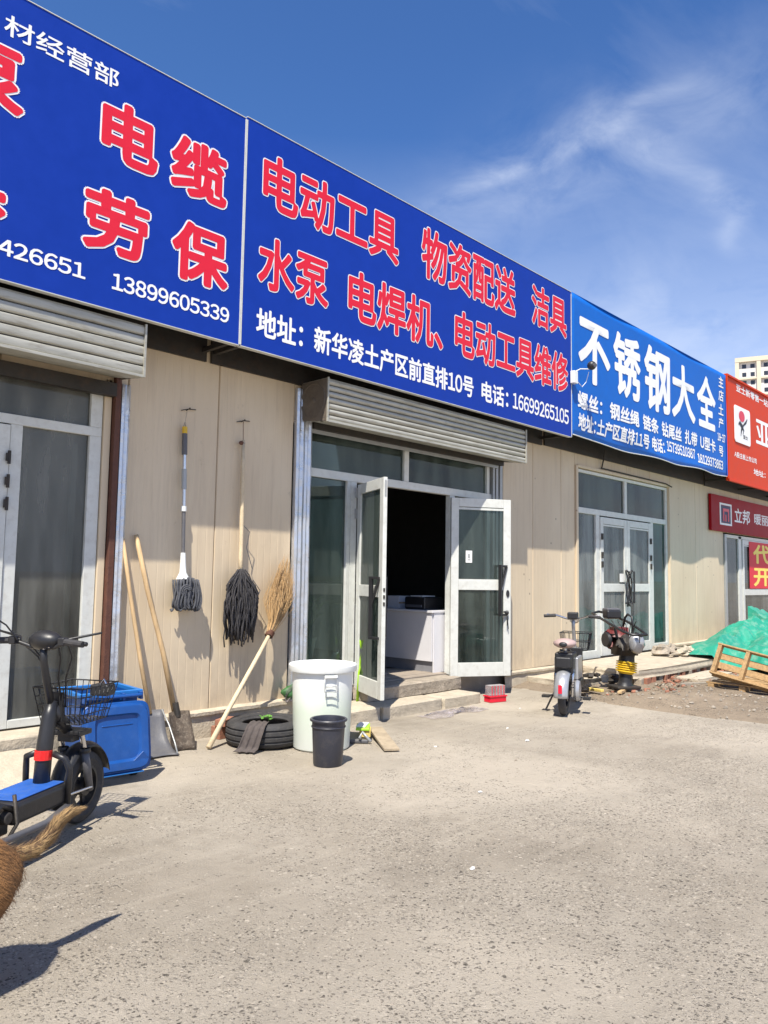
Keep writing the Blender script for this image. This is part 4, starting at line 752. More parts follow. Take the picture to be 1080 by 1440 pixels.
# shovel
sh = thing('shovel', 'old flat shovel with long wooden handle leaning on the wall', 'shovel', (3.5, 5.7, 0))
S0 = Vector((3.60, 5.83, .25)); S1 = Vector((3.24, 5.96, 1.77)); gg = G(); gg.tube([S0, S0.lerp(S1, .35) + Vector((.015, 0, 0)), S0.lerp(S1, .7) + Vector((-.005, 0, 0)), S1], [.023, .021, .02, .019], 10); P('handle', gg, 'wood', sh, smooth=True)
gg = G(); gg.tube([(3.59, 5.82, .36), (3.605, 5.80, .24)], [.026, .03], 10); P('socket', gg, 'steel', sh, smooth='auto')
gg = G()
def bladefn(u, v):
    s = u * 2 - 1; wdt = .105 + .02 * v; z = .29 - .28 * v - .05 * (v > .9) * 0; q = .05 * s * s; return Vector((3.60 - .075 * v + s * wdt * .95, 5.80 - .19 * v - q + (0.02 * (1 - v)), z + (.012 * s if v > .9 else 0) - .012 * s * s * (v > .95)))
gg.grid(10, 8, bladefn); P('blade', gg, mat('cement_crusted_steel', (.07, .052, .038), .75, .2, var=.5, vscale=14, bump=.5, dirt=.45, dirtcol=(.34, .29, .23)), sh, smooth=True, solid=.004)
# snow shovel
ss = thing('snow_shovel', 'grey scoop shovel with thin wooden handle beside the blue bin', 'shovel', (3.3, 5.65, 0))
gg = G(); gg.tube([(3.12, 5.965, 1.76), (3.19, 5.93, 1.3), (3.27, 5.86, .75), (3.34, 5.79, .3)], [.014, .017, .018, .018], 9); P('handle', gg, 'wood', ss, smooth=True)
gg = G(); gg.grid(12, 8, lambda u, v: Vector((3.27 + (u - .5) * .34 - .02 * v, 5.80 - .30 * v + .05 * math.sin(v * PI) - .05 * abs(u * 2 - 1) ** 3, .33 - .31 * math.sin(v * PI / 2)))); P('scoop', gg, 'greyp', ss, smooth=True, solid=.005)
gg = G(); gg.tube([(3.43, 5.76, .33), (3.44, 5.66, .22), (3.44, 5.56, .09), (3.42, 5.48, .015)], .007, 6); P('wear_edge', gg, 'alug', ss, smooth=True)

# ------------------------------------------------------------------ tyre and rag
TY = (4.24, 5.42)
ty = thing('tyre', 'worn black car tyre lying flat beside the white barrel', 'tyre', (TY[0], TY[1], 0))
pr = [(.19, .03), (.185, .045), (.21, .02), (.26, .008), (.29, .012), (.312, .03), (.318, .05), (.309, .055), (.309, .065), (.32, .07), (.322, .095), (.312, .1), (.312, .11), (.322, .115), (.32, .14), (.309, .145), (.309, .155), (.317, .16), (.31, .18), (.288, .198), (.26, .203), (.215, .19), (.19, .172), (.195, .16), (.22, .165), (.27, .155), (.285, .11), (.27, .06), (.215, .045)]
gg = G(); gg.lathe(pr, Matrix.Translation((TY[0], TY[1], 0)) @ Matrix.Diagonal((1.06, 1.06, 1.02, 1)), 56, close=True)
P('tread', gg, 'rubber', ty, smooth='auto')
gg = G(); gg.lathe([(.225, .1945), (.228, .1965), (.231, .196)], Matrix.Translation((TY[0], TY[1], 0)), 56); gg.lathe([(.27, .2005), (.273, .2035), (.276, .2015)], Matrix.Translation((TY[0], TY[1], 0)), 56); P('sidewall_ring', gg, 'rubber', ty, smooth=True)
rg = thing('rag', 'brown rag draped over the near rim of the tyre', 'rag', (4.02, 5.17, 0))
RA = [(0, .08, .16), (0, .03, .213), (0, -.05, .217), (0, -.125, .195), (0, -.16, .12), (0, -.175, .03), (0, -.23, .012)]
dirR = Vector((-.80, -.60, 0)).normalized(); sidR = Vector((.60, -.80, 0)).normalized(); base = Vector((TY[0], TY[1], 0)) + dirR * .21
def ragfn(u, v):
    k = v * (len(RA) - 1); i = min(len(RA) - 2, int(k)); f = k - i; a = Vector(RA[i]).lerp(Vector(RA[i + 1]), f); s = (u - .5) * (.13 + .05 * v) + .03 * math.sin(v * 4) - .03 * v
    fold = .014 * math.sin(u * 19 + v * 2) * (.4 + v); return base + dirR * (-a.y * 1.0 + max(0, fold) + .004) + sidR * s + Vector((0, 0, a.z + (fold if v < .5 else 0) * .6 + .003))
gg = G(); gg.grid(26, 26, ragfn); P('cloth', gg, 'rag', rg, smooth=True, solid=.006)
t = thing('weed', 'small green leafy scrap lying on the tyre rim', 'plant', (4.22, 5.35, .2)); gg = G(); rn = random.Random(8)
for i in range(9):
    a = rn.uniform(0, 6.28); c = Vector((4.17 + rn.uniform(-.04, .05), 5.33 + rn.uniform(-.03, .03), .212 + rn.uniform(0, .03))); d = Vector((math.cos(a), math.sin(a), .4)) * .045; e = d.cross(Vector((0, 0, 1))).normalized() * .02
    gg.add([c, c + d * .5 + e, c + d, c + d * .5 - e], [(0, 1, 2, 3)])
P('leaf', gg, 'leaf', t)
t = thing('brick', 'orange brick lying behind the tyre against the plinth', 'brick', (4.2, 5.85, 0)); gg = G(); gg.box(-.12, .12, -.055, .055, 0, .11, Rz(.15), (4.12, 5.84, .0)); gg.box(-.10, .10, -.05, .05, 0, .06, Rz(.5), (4.10, 5.82, .112)); P('block', gg, 'brick', t, bevel=.006)
for x, y, lb in ((3.62, 5.73, 'crumpled white paper scrap beside the shovel blade'),):
    t = thing('paper_scrap', lb, 'litter', (x, y, 0)); gg = G(); lump(gg, (x, y, .03), (.03, .02, .035), 5, .5, 7, 5); P('paper', gg, 'paper', t)
t = thing('bagged_leaves', 'dark green bundle in a plastic bag on the plinth', 'bag', (5.0, 5.90, .24)); gg = G(); lump(gg, (4.93, 5.90, .31), (.10, .06, .075), 12, .25, 14, 10); P('bundle', gg, 'darkleaf', t, smooth=True)
gg = G()
for i in range(6): gg.tube([Vector((4.93, 5.90, .31)) + Vector((math.cos(a * .6 + i) * .105, -.02 - .03 * abs(math.sin(a * .5 + i)), math.sin(a * .6 + i * 1.3) * .08)) for a in range(8)], .004, 4)
P('bag_fold', gg, 'clearp', t)
t = thing('stone', 'dark stone lump lying behind the tyre near the barrel', 'stone', (4.62, 5.72, 0)); gg = G(); lump(gg, (4.62, 5.72, .05), (.16, .11, .09), 22, .3, 12, 8); P('rock', gg, 'cement', t, smooth=True)

# ------------------------------------------------------------------ barrel and bucket
BR = Vector((4.49, 4.97, 0)); Mb = Matrix.Translation(BR)
ba = thing('barrel', 'big white plastic barrel with lid holding greenish contents', 'barrel', BR)
gg = G(); gg.lathe([(0, .004), (.225, 0), (.238, .012), (.24, .03), (.258, .60), (.26, .65), (.27, .655), (.27, .665)], Mb, 44); P('body', gg, 'barrel', ba, smooth='auto')
gg = G(); gg.lathe([(.268, .645), (.287, .645), (.292, .662), (.292, .695), (.286, .702), (.27, .704), (.262, .696), (.22, .694), (.10, .700), (0, .702)], Mb, 44); P('lid', gg, 'whitep', ba, smooth='auto')
dh = Vector((-.66, -.75, 0)).normalized(); dh = (Rz(rad(14)) @ dh); sh_ = Vector((-dh.y, dh.x, 0)); c = BR + dh * .272
gg = G()
for z0, z1, w_, o_ in ((.50, .62, .052, .010), (.46, .54, .046, .016)):
    gg.tube([c + sh_ * -w_ + Vector((0, 0, z1)), c + sh_ * -w_ + dh * o_ + Vector((0, 0, z0)), c + sh_ * w_ + dh * o_ + Vector((0, 0, z0)), c + sh_ * w_ + Vector((0, 0, z1)), c + sh_ * -w_ + Vector((0, 0, z1))], .005, 6)
P('handle', gg, 'alug', ba, smooth=True)
gg = G(); q = c + Vector((0, 0, .62)); gg.box(-.055, .055, -.010, .008, -.012, .012, Matrix((sh_, -dh, Zv)).transposed(), q); P('handle_mount', gg, 'whitep', ba, bevel=.004)
BK = Vector((4.115, 4.475, 0)); Mk = Matrix.Translation(BK)
bu = thing('bucket', 'small black plastic bucket standing in front of the white barrel', 'bucket', BK)
gg = G(); gg.lathe([(0, .004), (.108, .0), (.113, .008), (.128, .31), (.128, .335), (.144, .335), (.146, .345), (.140, .352), (.128, .35), (.123, .33), (.108, .02), (0, .018)], Mk, 36); P('body', gg, 'bucket', bu, smooth='auto')
gg = G(); gg.lathe([(.1275, .285), (.134, .287), (.134, .294), (.1278, .296)], Mk, 36); P('rim_band', gg, 'bucket', bu, smooth=True)

# ------------------------------------------------------------------ clutter right of the barrel
t = thing('spray_bottle', 'lime green plastic bottle standing beside the barrel', 'bottle', (4.95, 5.25, 0)); gg = G(); gg.lathe([(0, 0), (.038, 0), (.04, .01), (.04, .12), (.028, .15), (.014, .165), (.014, .19), (0, .19)], Matrix.Translation((4.93, 5.18, 0)), 16); P('body', gg, 'greenp', t, smooth='auto'); gg = G(); gg.box(4.91, 4.95, 5.13, 5.19, .19, .22); P('cap', gg, 'yellowr', t, bevel=.004)
t = thing('scrub_sponge', 'yellow sponge block with a lime scrubbing top on the ground', 'sponge', (5.0, 5.0, 0)); R_ = Rz(.75)
gg = G(); gg.box(-.10, .10, -.05, .05, 0, .06, R_, (4.98, 4.93, .035)); P('sponge_block', gg, 'sponge', t, bevel=.008); gg = G(); gg.box(-.12, .12, -.06, .06, 0, .02, R_, (4.97, 4.95, .096)); P('scrub_pad', gg, 'greenp', t, bevel=.004)
gg = G(); gg.box(-.10, .09, -.045, .04, 0, .012, Rz(.6), (4.98, 4.97, .117)); P('paper_label', gg, 'paper', t, bevel=.003)
t = thing('plastic_tray', 'dark flat tray under the sponge beside the barrel', 'tray', (4.88, 4.95, 0)); gg = G(); gg.box(-.17, .17, -.10, .10, 0.0, .03, Rz(.75), (4.92, 4.97, .004)); P('tray', gg, 'greyp', t, bevel=.008); gg = G(); gg.tube([(4.80, 4.82, .05), (4.86, 4.85, .09), (4.88, 4.76, .02)], .014, 7); P('tray_grip', gg, 'alug', t, smooth=True)
t = thing('wood_board', 'short weathered wooden board lying below the doorstep', 'plank', (4.95, 4.65, 0)); gg = G(); gg.beam((4.78, 4.42, .022), (5.20, 5.02, .06), .13, .022); P('plank', gg, 'woodgrey', t, bevel=.003)
t = thing('plastic_sheet', 'crumpled clear plastic sheet lying on the concrete before the step', 'litter', (6.5, 5.2, 0))
gg = G(); gg.grid(34, 20, lambda u, v: Vector((6.15 + .95 * u + .05 * noise.noise(Vector((u * 3, v * 5, 1))), 5.10 + .26 * v + .12 * noise.noise(Vector((u * 3, v * 2, 4))), .008 + .05 * abs(noise.noise(Vector((u * 9, v * 7, 2)))) * math.sin(PI * min(1, max(0, u))) * math.sin(PI * v) * 1.3 + gz(6.5, 5.2)))); P('sheet', gg, 'clearp', t, smooth=False)
t = thing('red_box', 'small red plastic box with clear pinkish top beside the doorstep', 'box', (7.55, 5.38, 0)); R_ = Rz(-.25)
gg = G(); gg.box(-.12, .12, -.06, .06, 0, .07, R_, (7.60, 5.38, .004)); gg.box(-.13, .13, -.07, .07, .06, .075, R_, (7.60, 5.38, .004)); P('base', gg, 'redp', t, bevel=.004)
gg = G(); gg.box(-.11, .11, -.05, .05, .077, .19, R_, (7.60, 5.38, .004)); P('clear_top', gg, 'clearp', t)
gg = G()
for k in range(5): gg.box(-.095 + k * .045, -.088 + k * .045, -.056, -.051, .08, .19, R_, (7.60, 5.38, .004))
P('rib', gg, 'redp', t)
for lbl, (x, y, s) in zip(('furthest left white chip on the yard between bucket and doorstep', 'white chip right of the weathered board on the yard', 'small grey chip low on the yard below the bucket', 'grey chip in the middle of the bare yard', 'white chip nearest the dog on the yard', 'white chip just below the red plastic box', 'white chip closest to the wooden board'), ((6.0, 3.9, .014), (6.35, 4.35, .012), (4.35, 3.2, .012), (5.3, 3.55, .010), (3.2, 2.4, .012), (7.4, 4.9, .012), (5.2, 4.3, .014))):
    gg = G(); lump(gg, (x, y, .006), (s * 1.5, s, .006), x, .4, 7, 4); tg = P('litter_chip', gg, 'paper' if s > .011 else 'stone'); tag(tg, lbl, 'litter', 'pale chips on the yard')

# ------------------------------------------------------------------ blue wheelie bin
A = rad(265); Rb = Rz(A)
wb = thing('wheelie_bin', 'blue wheelie bin with its lid flipped open and hanging down', 'bin', (2.70, 5.42, 0), A)
hw, hd, H_ = .205, .235, .60
def frus(gg, x0, x1, w0, w1, z0, z1, x0t=None, x1t=None):
    x0t = x0 if x0t is None else x0t; x1t = x1 if x1t is None else x1t
    gg.add([(x0, -w0, z0), (x1, -w0, z0), (x1, w0, z0), (x0, w0, z0), (x0t, -w1, z1), (x1t, -w1, z1), (x1t, w1, z1), (x0t, w1, z1)], [(0, 1, 5, 4), (1, 2, 6, 5), (2, 3, 7, 6), (3, 0, 4, 7), (0, 3, 2, 1)]); return gg
gg = frus(G(), -.11, .16, .155, hw, .03, H_, -.16, .23); P('body', gg, 'bluep', wb, bevel=.02, solid=.006)
gg = G()
for q in ((-.185, -.155, -.23, .23), (.225, .255, -.23, .23)): gg.box(q[0], q[1], q[2], q[3], H_ - .02, H_ + .012)
for q in ((-.155, .225, -.23, -.20), (-.155, .225, .20, .23)): gg.box(q[0], q[1], q[2], q[3], H_ - .02, H_ + .012)
P('rim', gg, 'bluel', wb, bevel=.006)  # rim in a paler blue than the body
gg = G(); gg.cyl((.30, -.20, H_ - .02), (.30, .20, H_ - .02), .014); 
for y in (-.2, -.07, .07, .2): gg.box(.255, .305, y - .01, y + .01, H_ - .05, H_ + .0)
P('rear_handle', gg, 'bluep', wb, bevel=.003)
lid = G(); lid.grid(16, 16, lambda u, v: Vector((0, 0, 0)))
def lidfn(u, v):
    a, b_ = u * 2 - 1, v * 2 - 1; r = max(abs(a), abs(b_)); nn = (abs(a) ** 7 + abs(b_) ** 7) ** (1 / 7); k = r / nn if nn > 1e-6 else 1
    y = a * k * .24; z = .315 - b_ * k * .235
    x = .315 + (.03 if r < .9 else 0) - (.022 if r < .66 else 0) + (.0 if r < .55 else 0) + .10 * .0
    return Vector((x + .02 + .08 * v, y, z))
gg = G(); gg.grid(32, 32, lidfn); lp_ = P('lid', gg, 'bluep', wb, smooth='auto', solid=.008)
for z in (.40, .36):
    gg = G(); gg.box(.368, .378, -.11, .11, z - .004, z + .004); P('lid_rib', gg, 'bluep', lp_, bevel=.004)
gg = G(); gg.box(-.012, .012, -.05, .05, -.03, .03, Matrix.Rotation(.7, 3, 'X'), (.425, .15, .16)); P('lid_tab', gg, 'bluep', lp_, bevel=.004)
gg = G(); gg.box(.36, .435, -.18, .18, .072, .08); P('lid_edge', gg, 'bluel', lp_, bevel=.003)
for y in (-.2, .2):
    gg = G(); gg.lathe([(0, -.025), (.06, -.025), (.075, -.015), (.075, .015), (.06, .025), (0, .025)], Matrix.Translation((.20, y, .075)) @ Matrix.Rotation(PI / 2, 4, 'X'), 22); P('wheel', gg, 'rubber', wb, smooth='auto')
gg = G(); gg.cyl((.20, -.2, .075), (.20, .2, .075), .01); P('axle', gg, 'steel', wb)

# ------------------------------------------------------------------ wheel helper
def wheel(parent, x, y, r, tw, rimr, name='wheel', spokes=6, rimm='greyp', hub=.05):
    Mx = Matrix.Translation((x, y, r)) @ Matrix.Rotation(PI / 2, 4, 'X'); h = tw / 2
    gg = G(); gg.lathe([(rimr, -h * .7), (rimr + (r - rimr) * .45, -h), (r - .012, -h * .72), (r - .002, -h * .35), (r, 0), (r - .002, h * .35), (r - .012, h * .72), (rimr + (r - rimr) * .45, h), (rimr, h * .7), (rimr - .006, 0)], Mx, 36, close=True)
    wh = P(name, gg, 'rubber', parent, smooth='auto')
    gg = G(); gg.lathe([(rimr + .004, -h * .75), (rimr - .012, -h * .8), (rimr - .018, 0), (rimr - .012, h * .8), (rimr + .004, h * .75)], Mx, 36, close=True); P('rim', gg, rimm, wh, smooth='auto')
    gg = G(); gg.lathe([(0, -h), (hub, -h * .9), (hub, h * .9), (0, h)], Mx, 20)
    for k in range(spokes):
        a = 2 * PI * k / spokes; gg.beam(Mx @ Vector((math.cos(a) * hub * .8, math.sin(a) * hub * .8, 0)), Mx @ Vector((math.cos(a) * (rimr - .01), math.sin(a) * (rimr - .01), 0)), .022, .018)
    P('hub', gg, rimm, wh, smooth='auto'); return wh
# ------------------------------------------------------------------ electric scooter (front left)
sct = thing('electric_scooter', 'black electric scooter with blue footboard and wire basket', 'scooter', (2.13, 4.44, 0), rad(31))
wheel(sct, 0, 0, .205, .085, .12, spokes=5, rimm='blackp'); wheel(sct, -1.02, 0, .205, .085, .12, spokes=5, rimm='blackp')
gg = G()
def fend(u, v):
    a = rad(200 - 190 * u) ; s = (v - .5) * 2; rr = .245 - .03 * abs(s) ** 2; return Vector((rr * math.cos(a) * .98, s * .058, .215 + rr * math.sin(a)))
gg.grid(18, 8, fend); P('front_fender', gg, 'blackp', sct, smooth=True, solid=.004)
for s in (-1, 1):
    gg = G(); gg.tube([(.0, s * .062, .19), (-.05, s * .07, .33), (-.075, s * .07, .42)], [.021, .024, .022], 10); fk = P('fork_leg', gg, 'greyp', sct, smooth=True)
    gg = G(); gg.cyl((-.075, s * .07, .42), (-.115, s * .07, .53), .014); P('fork_stanchion', gg, 'chrome', fk); gg = G(); gg.lathe([(.03, -.012), (.032, 0), (.03, .012)], Matrix.Translation((-.078, s * .07, .43)), 12); P('collar', gg, 'blackp', fk)
gg = G(); gg.box(-.18, -.06, -.10, .10, .525, .555); gg.box(-.17, -.10, -.05, .05, .49, .54); P('fork_crown', gg, 'blackp', sct, bevel=.006)
# box-section downtube with folding stem
gg = G(); gg.tube([(-.36, 0, .29), (-.345, 0, .5), (-.32, 0, .66), (-.30, 0, .74)], [.044, .043, .040, .028], 12); P('downtube', gg, 'blackp', sct, smooth=True)
gg = G(); gg.tube([(-.355, 0, .435), (-.352, 0, .485)], .046, 14); P('reflective_band', gg, 'redband', sct, label='red reflective band round the black downtube')
gg = G(); gg.tube([(-.30, 0, .70), (-.22, 0, .62), (-.14, 0, .54)], [.035, .035, .03], 10); P('head_brace', gg, 'blackp', sct, smooth=True)
gg = G(); gg.tube([(-.31, 0, .72), (-.36, 0, .86), (-.39, 0, .96), (-.40, 0, 1.04)], [.022, .021, .02, .02], 10); P('stem', gg, 'blackp', sct, smooth=True)
gg = G(); gg.tube([(-.46, -.30, 1.07), (-.43, -.16, 1.075), (-.40, -.07, 1.04), (-.40, .07, 1.04), (-.43, .16, 1.075), (-.46, .30, 1.07)], .012, 8); P('handlebar', gg, 'blackp', sct, smooth=True)
for s in (-1, 1):
    gg = G(); gg.tube([(-.452, s * .17, 1.077), (-.475, s * .29, 1.07)], [.019, .017], 10); P('grip', gg, 'rubber', sct, smooth='auto')
    gg = G(); gg.tube([(-.43, s * .13, 1.075), (-.38, s * .16, 1.09), (-.37, s * .33, 1.125)], [.012, .008, .006], 7); P('brake_lever', gg, 'blackp', sct, smooth=True)
    gg = G(); gg.box(-.47, -.42, s * .15 - .02, s * .15 + .02, 1.055, 1.10); P('switch_pod', gg, 'blackp', sct, bevel=.008)
gg = G(); gg.ell((-.385, .0, 1.075), (.06, .10, .055)); P('dashboard', gg, 'blackp', sct, smooth=True); gg = G(); gg.ell((-.34, 0, 1.06), (.035, .05, .04)); P('headlight', gg, 'chrome', sct, smooth=True)
gg = G(); gg.ell((-.415, -.045, 1.045), (.008, .008, .008)); gg.ell((-.415, -.015, 1.035), (.008, .008, .008)); P('screw', gg, 'chrome', sct)
gg = G()
for dy, dx in ((.03, 0), (.045, .02), (-.05, .03), (-.03, -.01)): gg.tube([(-.40, dy * 3, 1.06), (-.33 + dx, dy * 2.2, .98), (-.29 + dx, dy, .86), (-.25, dy, .70)], .005, 5)
P('brake_cable', gg, 'blackp', sct, smooth=True)
# deck
gg = G(); gg.box(-.72, -.28, -.125, .125, .20, .31); P('deck', gg, 'blackp', sct, bevel=.025, seg=3)
gg = G(); gg.box(-.69, -.31, -.105, .105, .311, .318); P('deck_mat', gg, 'matblue', sct, bevel=.004)
for s in (-1, 1):
    gg = G(); gg.tube([(-.31, s * .13, .20), (-.31, s * .135, .38), (-.33, s * .12, .44), (-.34, s * .055, .465)], .017, 8); P('guard_hoop', gg, 'blackp', sct, smooth=True)
    gg = G(); gg.tube([(-.30, s * .13, .19), (-.5, s * .15, .16), (-.95, s * .15, .17), (-1.1, s * .14, .3)], .019, 8); P('side_rail', gg, 'greyp', sct, smooth=True)
gg = G(); gg.cyl((-.3, -.09, .23), (-.03, -.09, .215), .008); P('strut', gg, 'chrome', sct)
gg = G(); gg.box(-.84, -.73, -.10, .10, .17, .30); gg.cyl((-.78, -.14, .26), (-.78, .14, .26), .03); P('rear_motor_housing', gg, 'steel', sct, bevel=.01)
for s in (-1, 1):
    gg = G(); gg.tube([(-.73, s * .11, .29), (-.82, s * .12, .33), (-1.02, s * .10, .21)], .016, 8); P('swing_arm', gg, 'blackp', sct, smooth=True)
    gg = G(); gg.tube([(-.74, s * .13, .36), (-.72, s * .14, .22), (-.80, s * .14, .15)], .010, 8); P('bracket', gg, 'steel', sct, smooth=True)
    gg = G(); gg.tube([(-.80 - .004 * k, s * .07 + .022 * math.cos(k * 1.05), .30 + .022 * math.sin(k * 1.05)) for k in range(44)], .004, 5); P('spring', gg, 'chrome', sct, smooth=True)
gg = G(); gg.box(-1.18, -.98, -.09, .09, .34, .42); P('rear_box', gg, 'blackp', sct, bevel=.01)
gg = G(); gg.beam((-.98, -.17, .14), (-.92, -.21, .13), .03, .02); P('footpeg', gg, 'blackp', sct); gg = G(); gg.box(-.95, -.90, -.235, -.205, .115, .14); P('amber_reflector', gg, 'orangel', sct)
# side mirror
gg = G(); gg.tube([(-.455, .12, 1.08), (-.50, .16, 1.16), (-.56, .22, 1.22)], .005, 6); P('mirror_stalk', gg, 'blackp', sct); gg = G(); gg.ell((-.57, .25, 1.24), (.02, .07, .04)); P('mirror', gg, 'blackp', sct, smooth=True)
# wire basket in front of the stem
bk = G()
def ring(z, x0, x1, w_): return [(x0, -w_, z), (x1, -w_, z), (x1, w_, z), (x0, w_, z), (x0, -w_, z)]
T_, B_ = (.80, -.26, .10, .155), (.60, -.22, .05, .12)
for q in range(5):
    f = q / 4; zz = T_[0] + (B_[0] - T_[0]) * f; bk.tube(ring(zz, T_[1] + (B_[1] - T_[1]) * f, T_[2] + (B_[2] - T_[2]) * f, T_[3] + (B_[3] - T_[3]) * f), .0045 if q == 0 else .0028, 5)
for s in range(9):
    f = s / 8
    for sg in (-1, 1): bk.tube([(T_[1] + (T_[2] - T_[1]) * f, sg * T_[3], T_[0]), (B_[1] + (B_[2] - B_[1]) * f, sg * B_[3], B_[0])], .0025, 4)
    for a, b_ in ((T_[1], B_[1]), (T_[2], B_[2])): bk.tube([(a, T_[3] * (2 * f - 1), T_[0]), (b_, B_[3] * (2 * f - 1), B_[0])], .0025, 4)
    bk.tube([(B_[1], B_[3] * (2 * f - 1), B_[0]), (B_[2], B_[3] * (2 * f - 1), B_[0])], .0025, 4); bk.tube([(B_[1] + (B_[2] - B_[1]) * f, -B_[3], B_[0]), (B_[1] + (B_[2] - B_[1]) * f, B_[3], B_[0])], .0025, 4)
P('wire_basket', bk, 'blackp', sct, smooth=True)
gg = G(); gg.box(-.265, -.25, -.04, .04, .62, .78); gg.tube([(-.26, 0, .60), (-.20, 0, .57), (-.14, 0, .555)], .012, 6); P('basket_bracket', gg, 'blackp', sct)
t = thing('cable_lock', 'black lock block hung in the wire basket', 'lock', (2.13, 4.44, 0), rad(31)); gg = G(); gg.box(-.0, .09, -.148, -.03, .725, .79); P('lock_body', gg, 'blackp', t, bevel=.01); gg = G(); gg.tube([(.02, -.13, .79), (.02, -.11, .82), (.02, -.09, .79)], .006, 6); P('shackle', gg, 'chrome', t)

# ------------------------------------------------------------------ electric moped
mo = thing('electric_moped', 'small silver and black electric moped seen from behind', 'moped', (7.42, 4.36, 0), rad(22))
wheel(mo, 0, 0, .20, .085, .12, spokes=5, rimm='blackp'); wheel(mo, 1.05, .0, .20, .075, .12, spokes=5, rimm='blackp')
gg = G(); gg.grid(16, 8, lambda u, v: (lambda a, s: Vector(((.25 - .03 * s * s) * math.cos(a) + .01, s * .075, .22 + (.26 - .035 * s * s) * math.sin(a))))(rad(183 - 130 * u), (v - .5) * 2)); P('rear_fender', gg, 'silver', mo, smooth=True, solid=.004)
gg = G(); gg.box(-.262, -.25, -.02, .02, .26, .35); P('tail_reflector', gg, 'redp', mo, bevel=.004)
gg = G(); gg.grid(14, 6, lambda u, v: (lambda a, s: Vector((1.05 + (.24 - .03 * s * s) * math.cos(a), s * .055, .21 + (.24 - .03 * s * s) * math.sin(a))))(rad(200 - 170 * u), (v - .5) * 2)); P('front_fender', gg, 'silver', mo, smooth=True, solid=.004)
for s in (-1, 1):
    gg = G(); gg.tube([(0, s * .085, .2), (.04, s * .09, .42), (.08, s * .08, .54)], [.016, .02, .016], 8); sp_ = P('shock', gg, 'chrome', mo, smooth=True)
    gg = G()
    for k in range(7): gg.lathe([(.018, -.007), (.026, 0), (.018, .007)], Matrix.Translation((.02 + k * .006, s * .0875, .3 + k * .026)), 10)
    P('spring', gg, 'blackp', sp_, smooth=True)
    gg = G(); gg.tube([(1.05, s * .06, .2), (.98, s * .06, .42), (.95, s * .04, .5)], .016, 8); P('fork_leg', gg, 'chrome', mo, smooth=True)
gg = G(); gg.box(.02, .30, -.10, .10, .42, .66); gg.box(-.06, .06, -.085, .085, .50, .62); P('battery_case', gg, 'blackp', mo, bevel=.02)
gg = G(); gg.box(.18, .52, -.13, -.09, .36, .60); P('side_panel', gg, 'silver', mo, bevel=.015); gg = G(); gg.box(.18, .52, .09, .13, .36, .60); P('side_panel', gg, 'silver', mo, bevel=.015)
gg = G(); gg.box(.30, .85, -.11, .11, .22, .32); P('footboard', gg, 'blackp', mo, bevel=.02); gg = G(); gg.lathe([(0, -.03), (.10, -.03), (.115, 0), (.10, .03), (0, .03)], Matrix.Translation((.16, -.12, .25)) @ Matrix.Rotation(PI / 2, 4, 'X'), 22); P('motor_cover', gg, 'silver', mo, smooth='auto')
gg = G(); gg.ell((.10, .0, .755), (.15, .125, .055)); se = P('saddle', gg, 'pink', mo, smooth=True); gg = G(); gg.ell((-.035, 0, .752), (.02, .045, .028)); P('saddle_hole', gg, 'blackp', se, smooth=True)
gg = G(); gg.cyl((.12, 0, .64), (.11, 0, .72), .02); gg.tube([(.12, -.06, .68), (.12, .06, .68)], .012, 6); P('seat_post', gg, 'chrome', mo)
gg = G(); gg.tube([(.85, 0, .26), (.92, 0, .50), (.86, 0, .70), (.78, 0, .86), (.74, 0, 1.0)], [.035, .03, .024, .02, .02], 10); P('steering_column', gg, 'silver', mo, smooth=True)
gg = G(); gg.box(.84, .90, -.09, .09, .40, .66); P('leg_shield', gg, 'blackp', mo, bevel=.02)
gg = G(); gg.tube([(.64, -.31, 1.02), (.68, -.18, 1.03), (.74, -.06, .99), (.74, .06, .99), (.68, .18, 1.03), (.64, .31, 1.02)], .012, 8); P('handlebar', gg, 'chrome', mo, smooth=True)
for s in (-1, 1):
    gg = G(); gg.tube([(.675, s * .19, 1.03), (.635, s * .32, 1.02)], [.02, .018], 10); P('grip', gg, 'rubber', mo, smooth='auto'); gg = G(); gg.tube([(.70, s * .17, 1.03), (.74, s * .2, 1.03), (.72, s * .30, 1.04)], .006, 6); P('brake_lever', gg, 'chrome', mo)
gg = G(); gg.box(.68, .78, -.06, .06, .99, 1.07); P('dashboard', gg, 'blackp', mo, bevel=.015); gg = G(); gg.ell((.86, 0, .98), (.05, .06, .05)); P('headlight', gg, 'chrome', mo, smooth=True)
bk = G()
for z, x0, x1, w_ in ((.82, .84, 1.14, .17), (.72, .86, 1.12, .155), (.62, .88, 1.10, .14)): bk.tube(ring(z, x0, x1, w_), .006, 5)
for k in range(7):
    f = k / 6
    for sg in (-1, 1): bk.tube([(.84 + .30 * f, sg * .17, .82), (.88 + .22 * f, sg * .14, .62)], .003, 4)
    bk.tube([(1.14, .34 * f - .17, .82), (1.10, .28 * f - .14, .62), (.88, .28 * f - .14, .62), (.84, .34 * f - .17, .82)], .003, 4)
P('front_basket', bk, 'blackp', mo)
gg = G(); gg.tube([(.22, .13, .22), (.17, .22, .02)], .01, 6); P('kickstand', gg, 'blackp', mo); 
for s in (-1, 1): gg = G(); gg.tube([(.2, s * .1, .2), (.18, s * .19, .17)], .01, 6); gg.box(.13, .23, s * .22 - .04, s * .22 + .04, .155, .18); P('foot_peg', gg, 'blackp', mo)

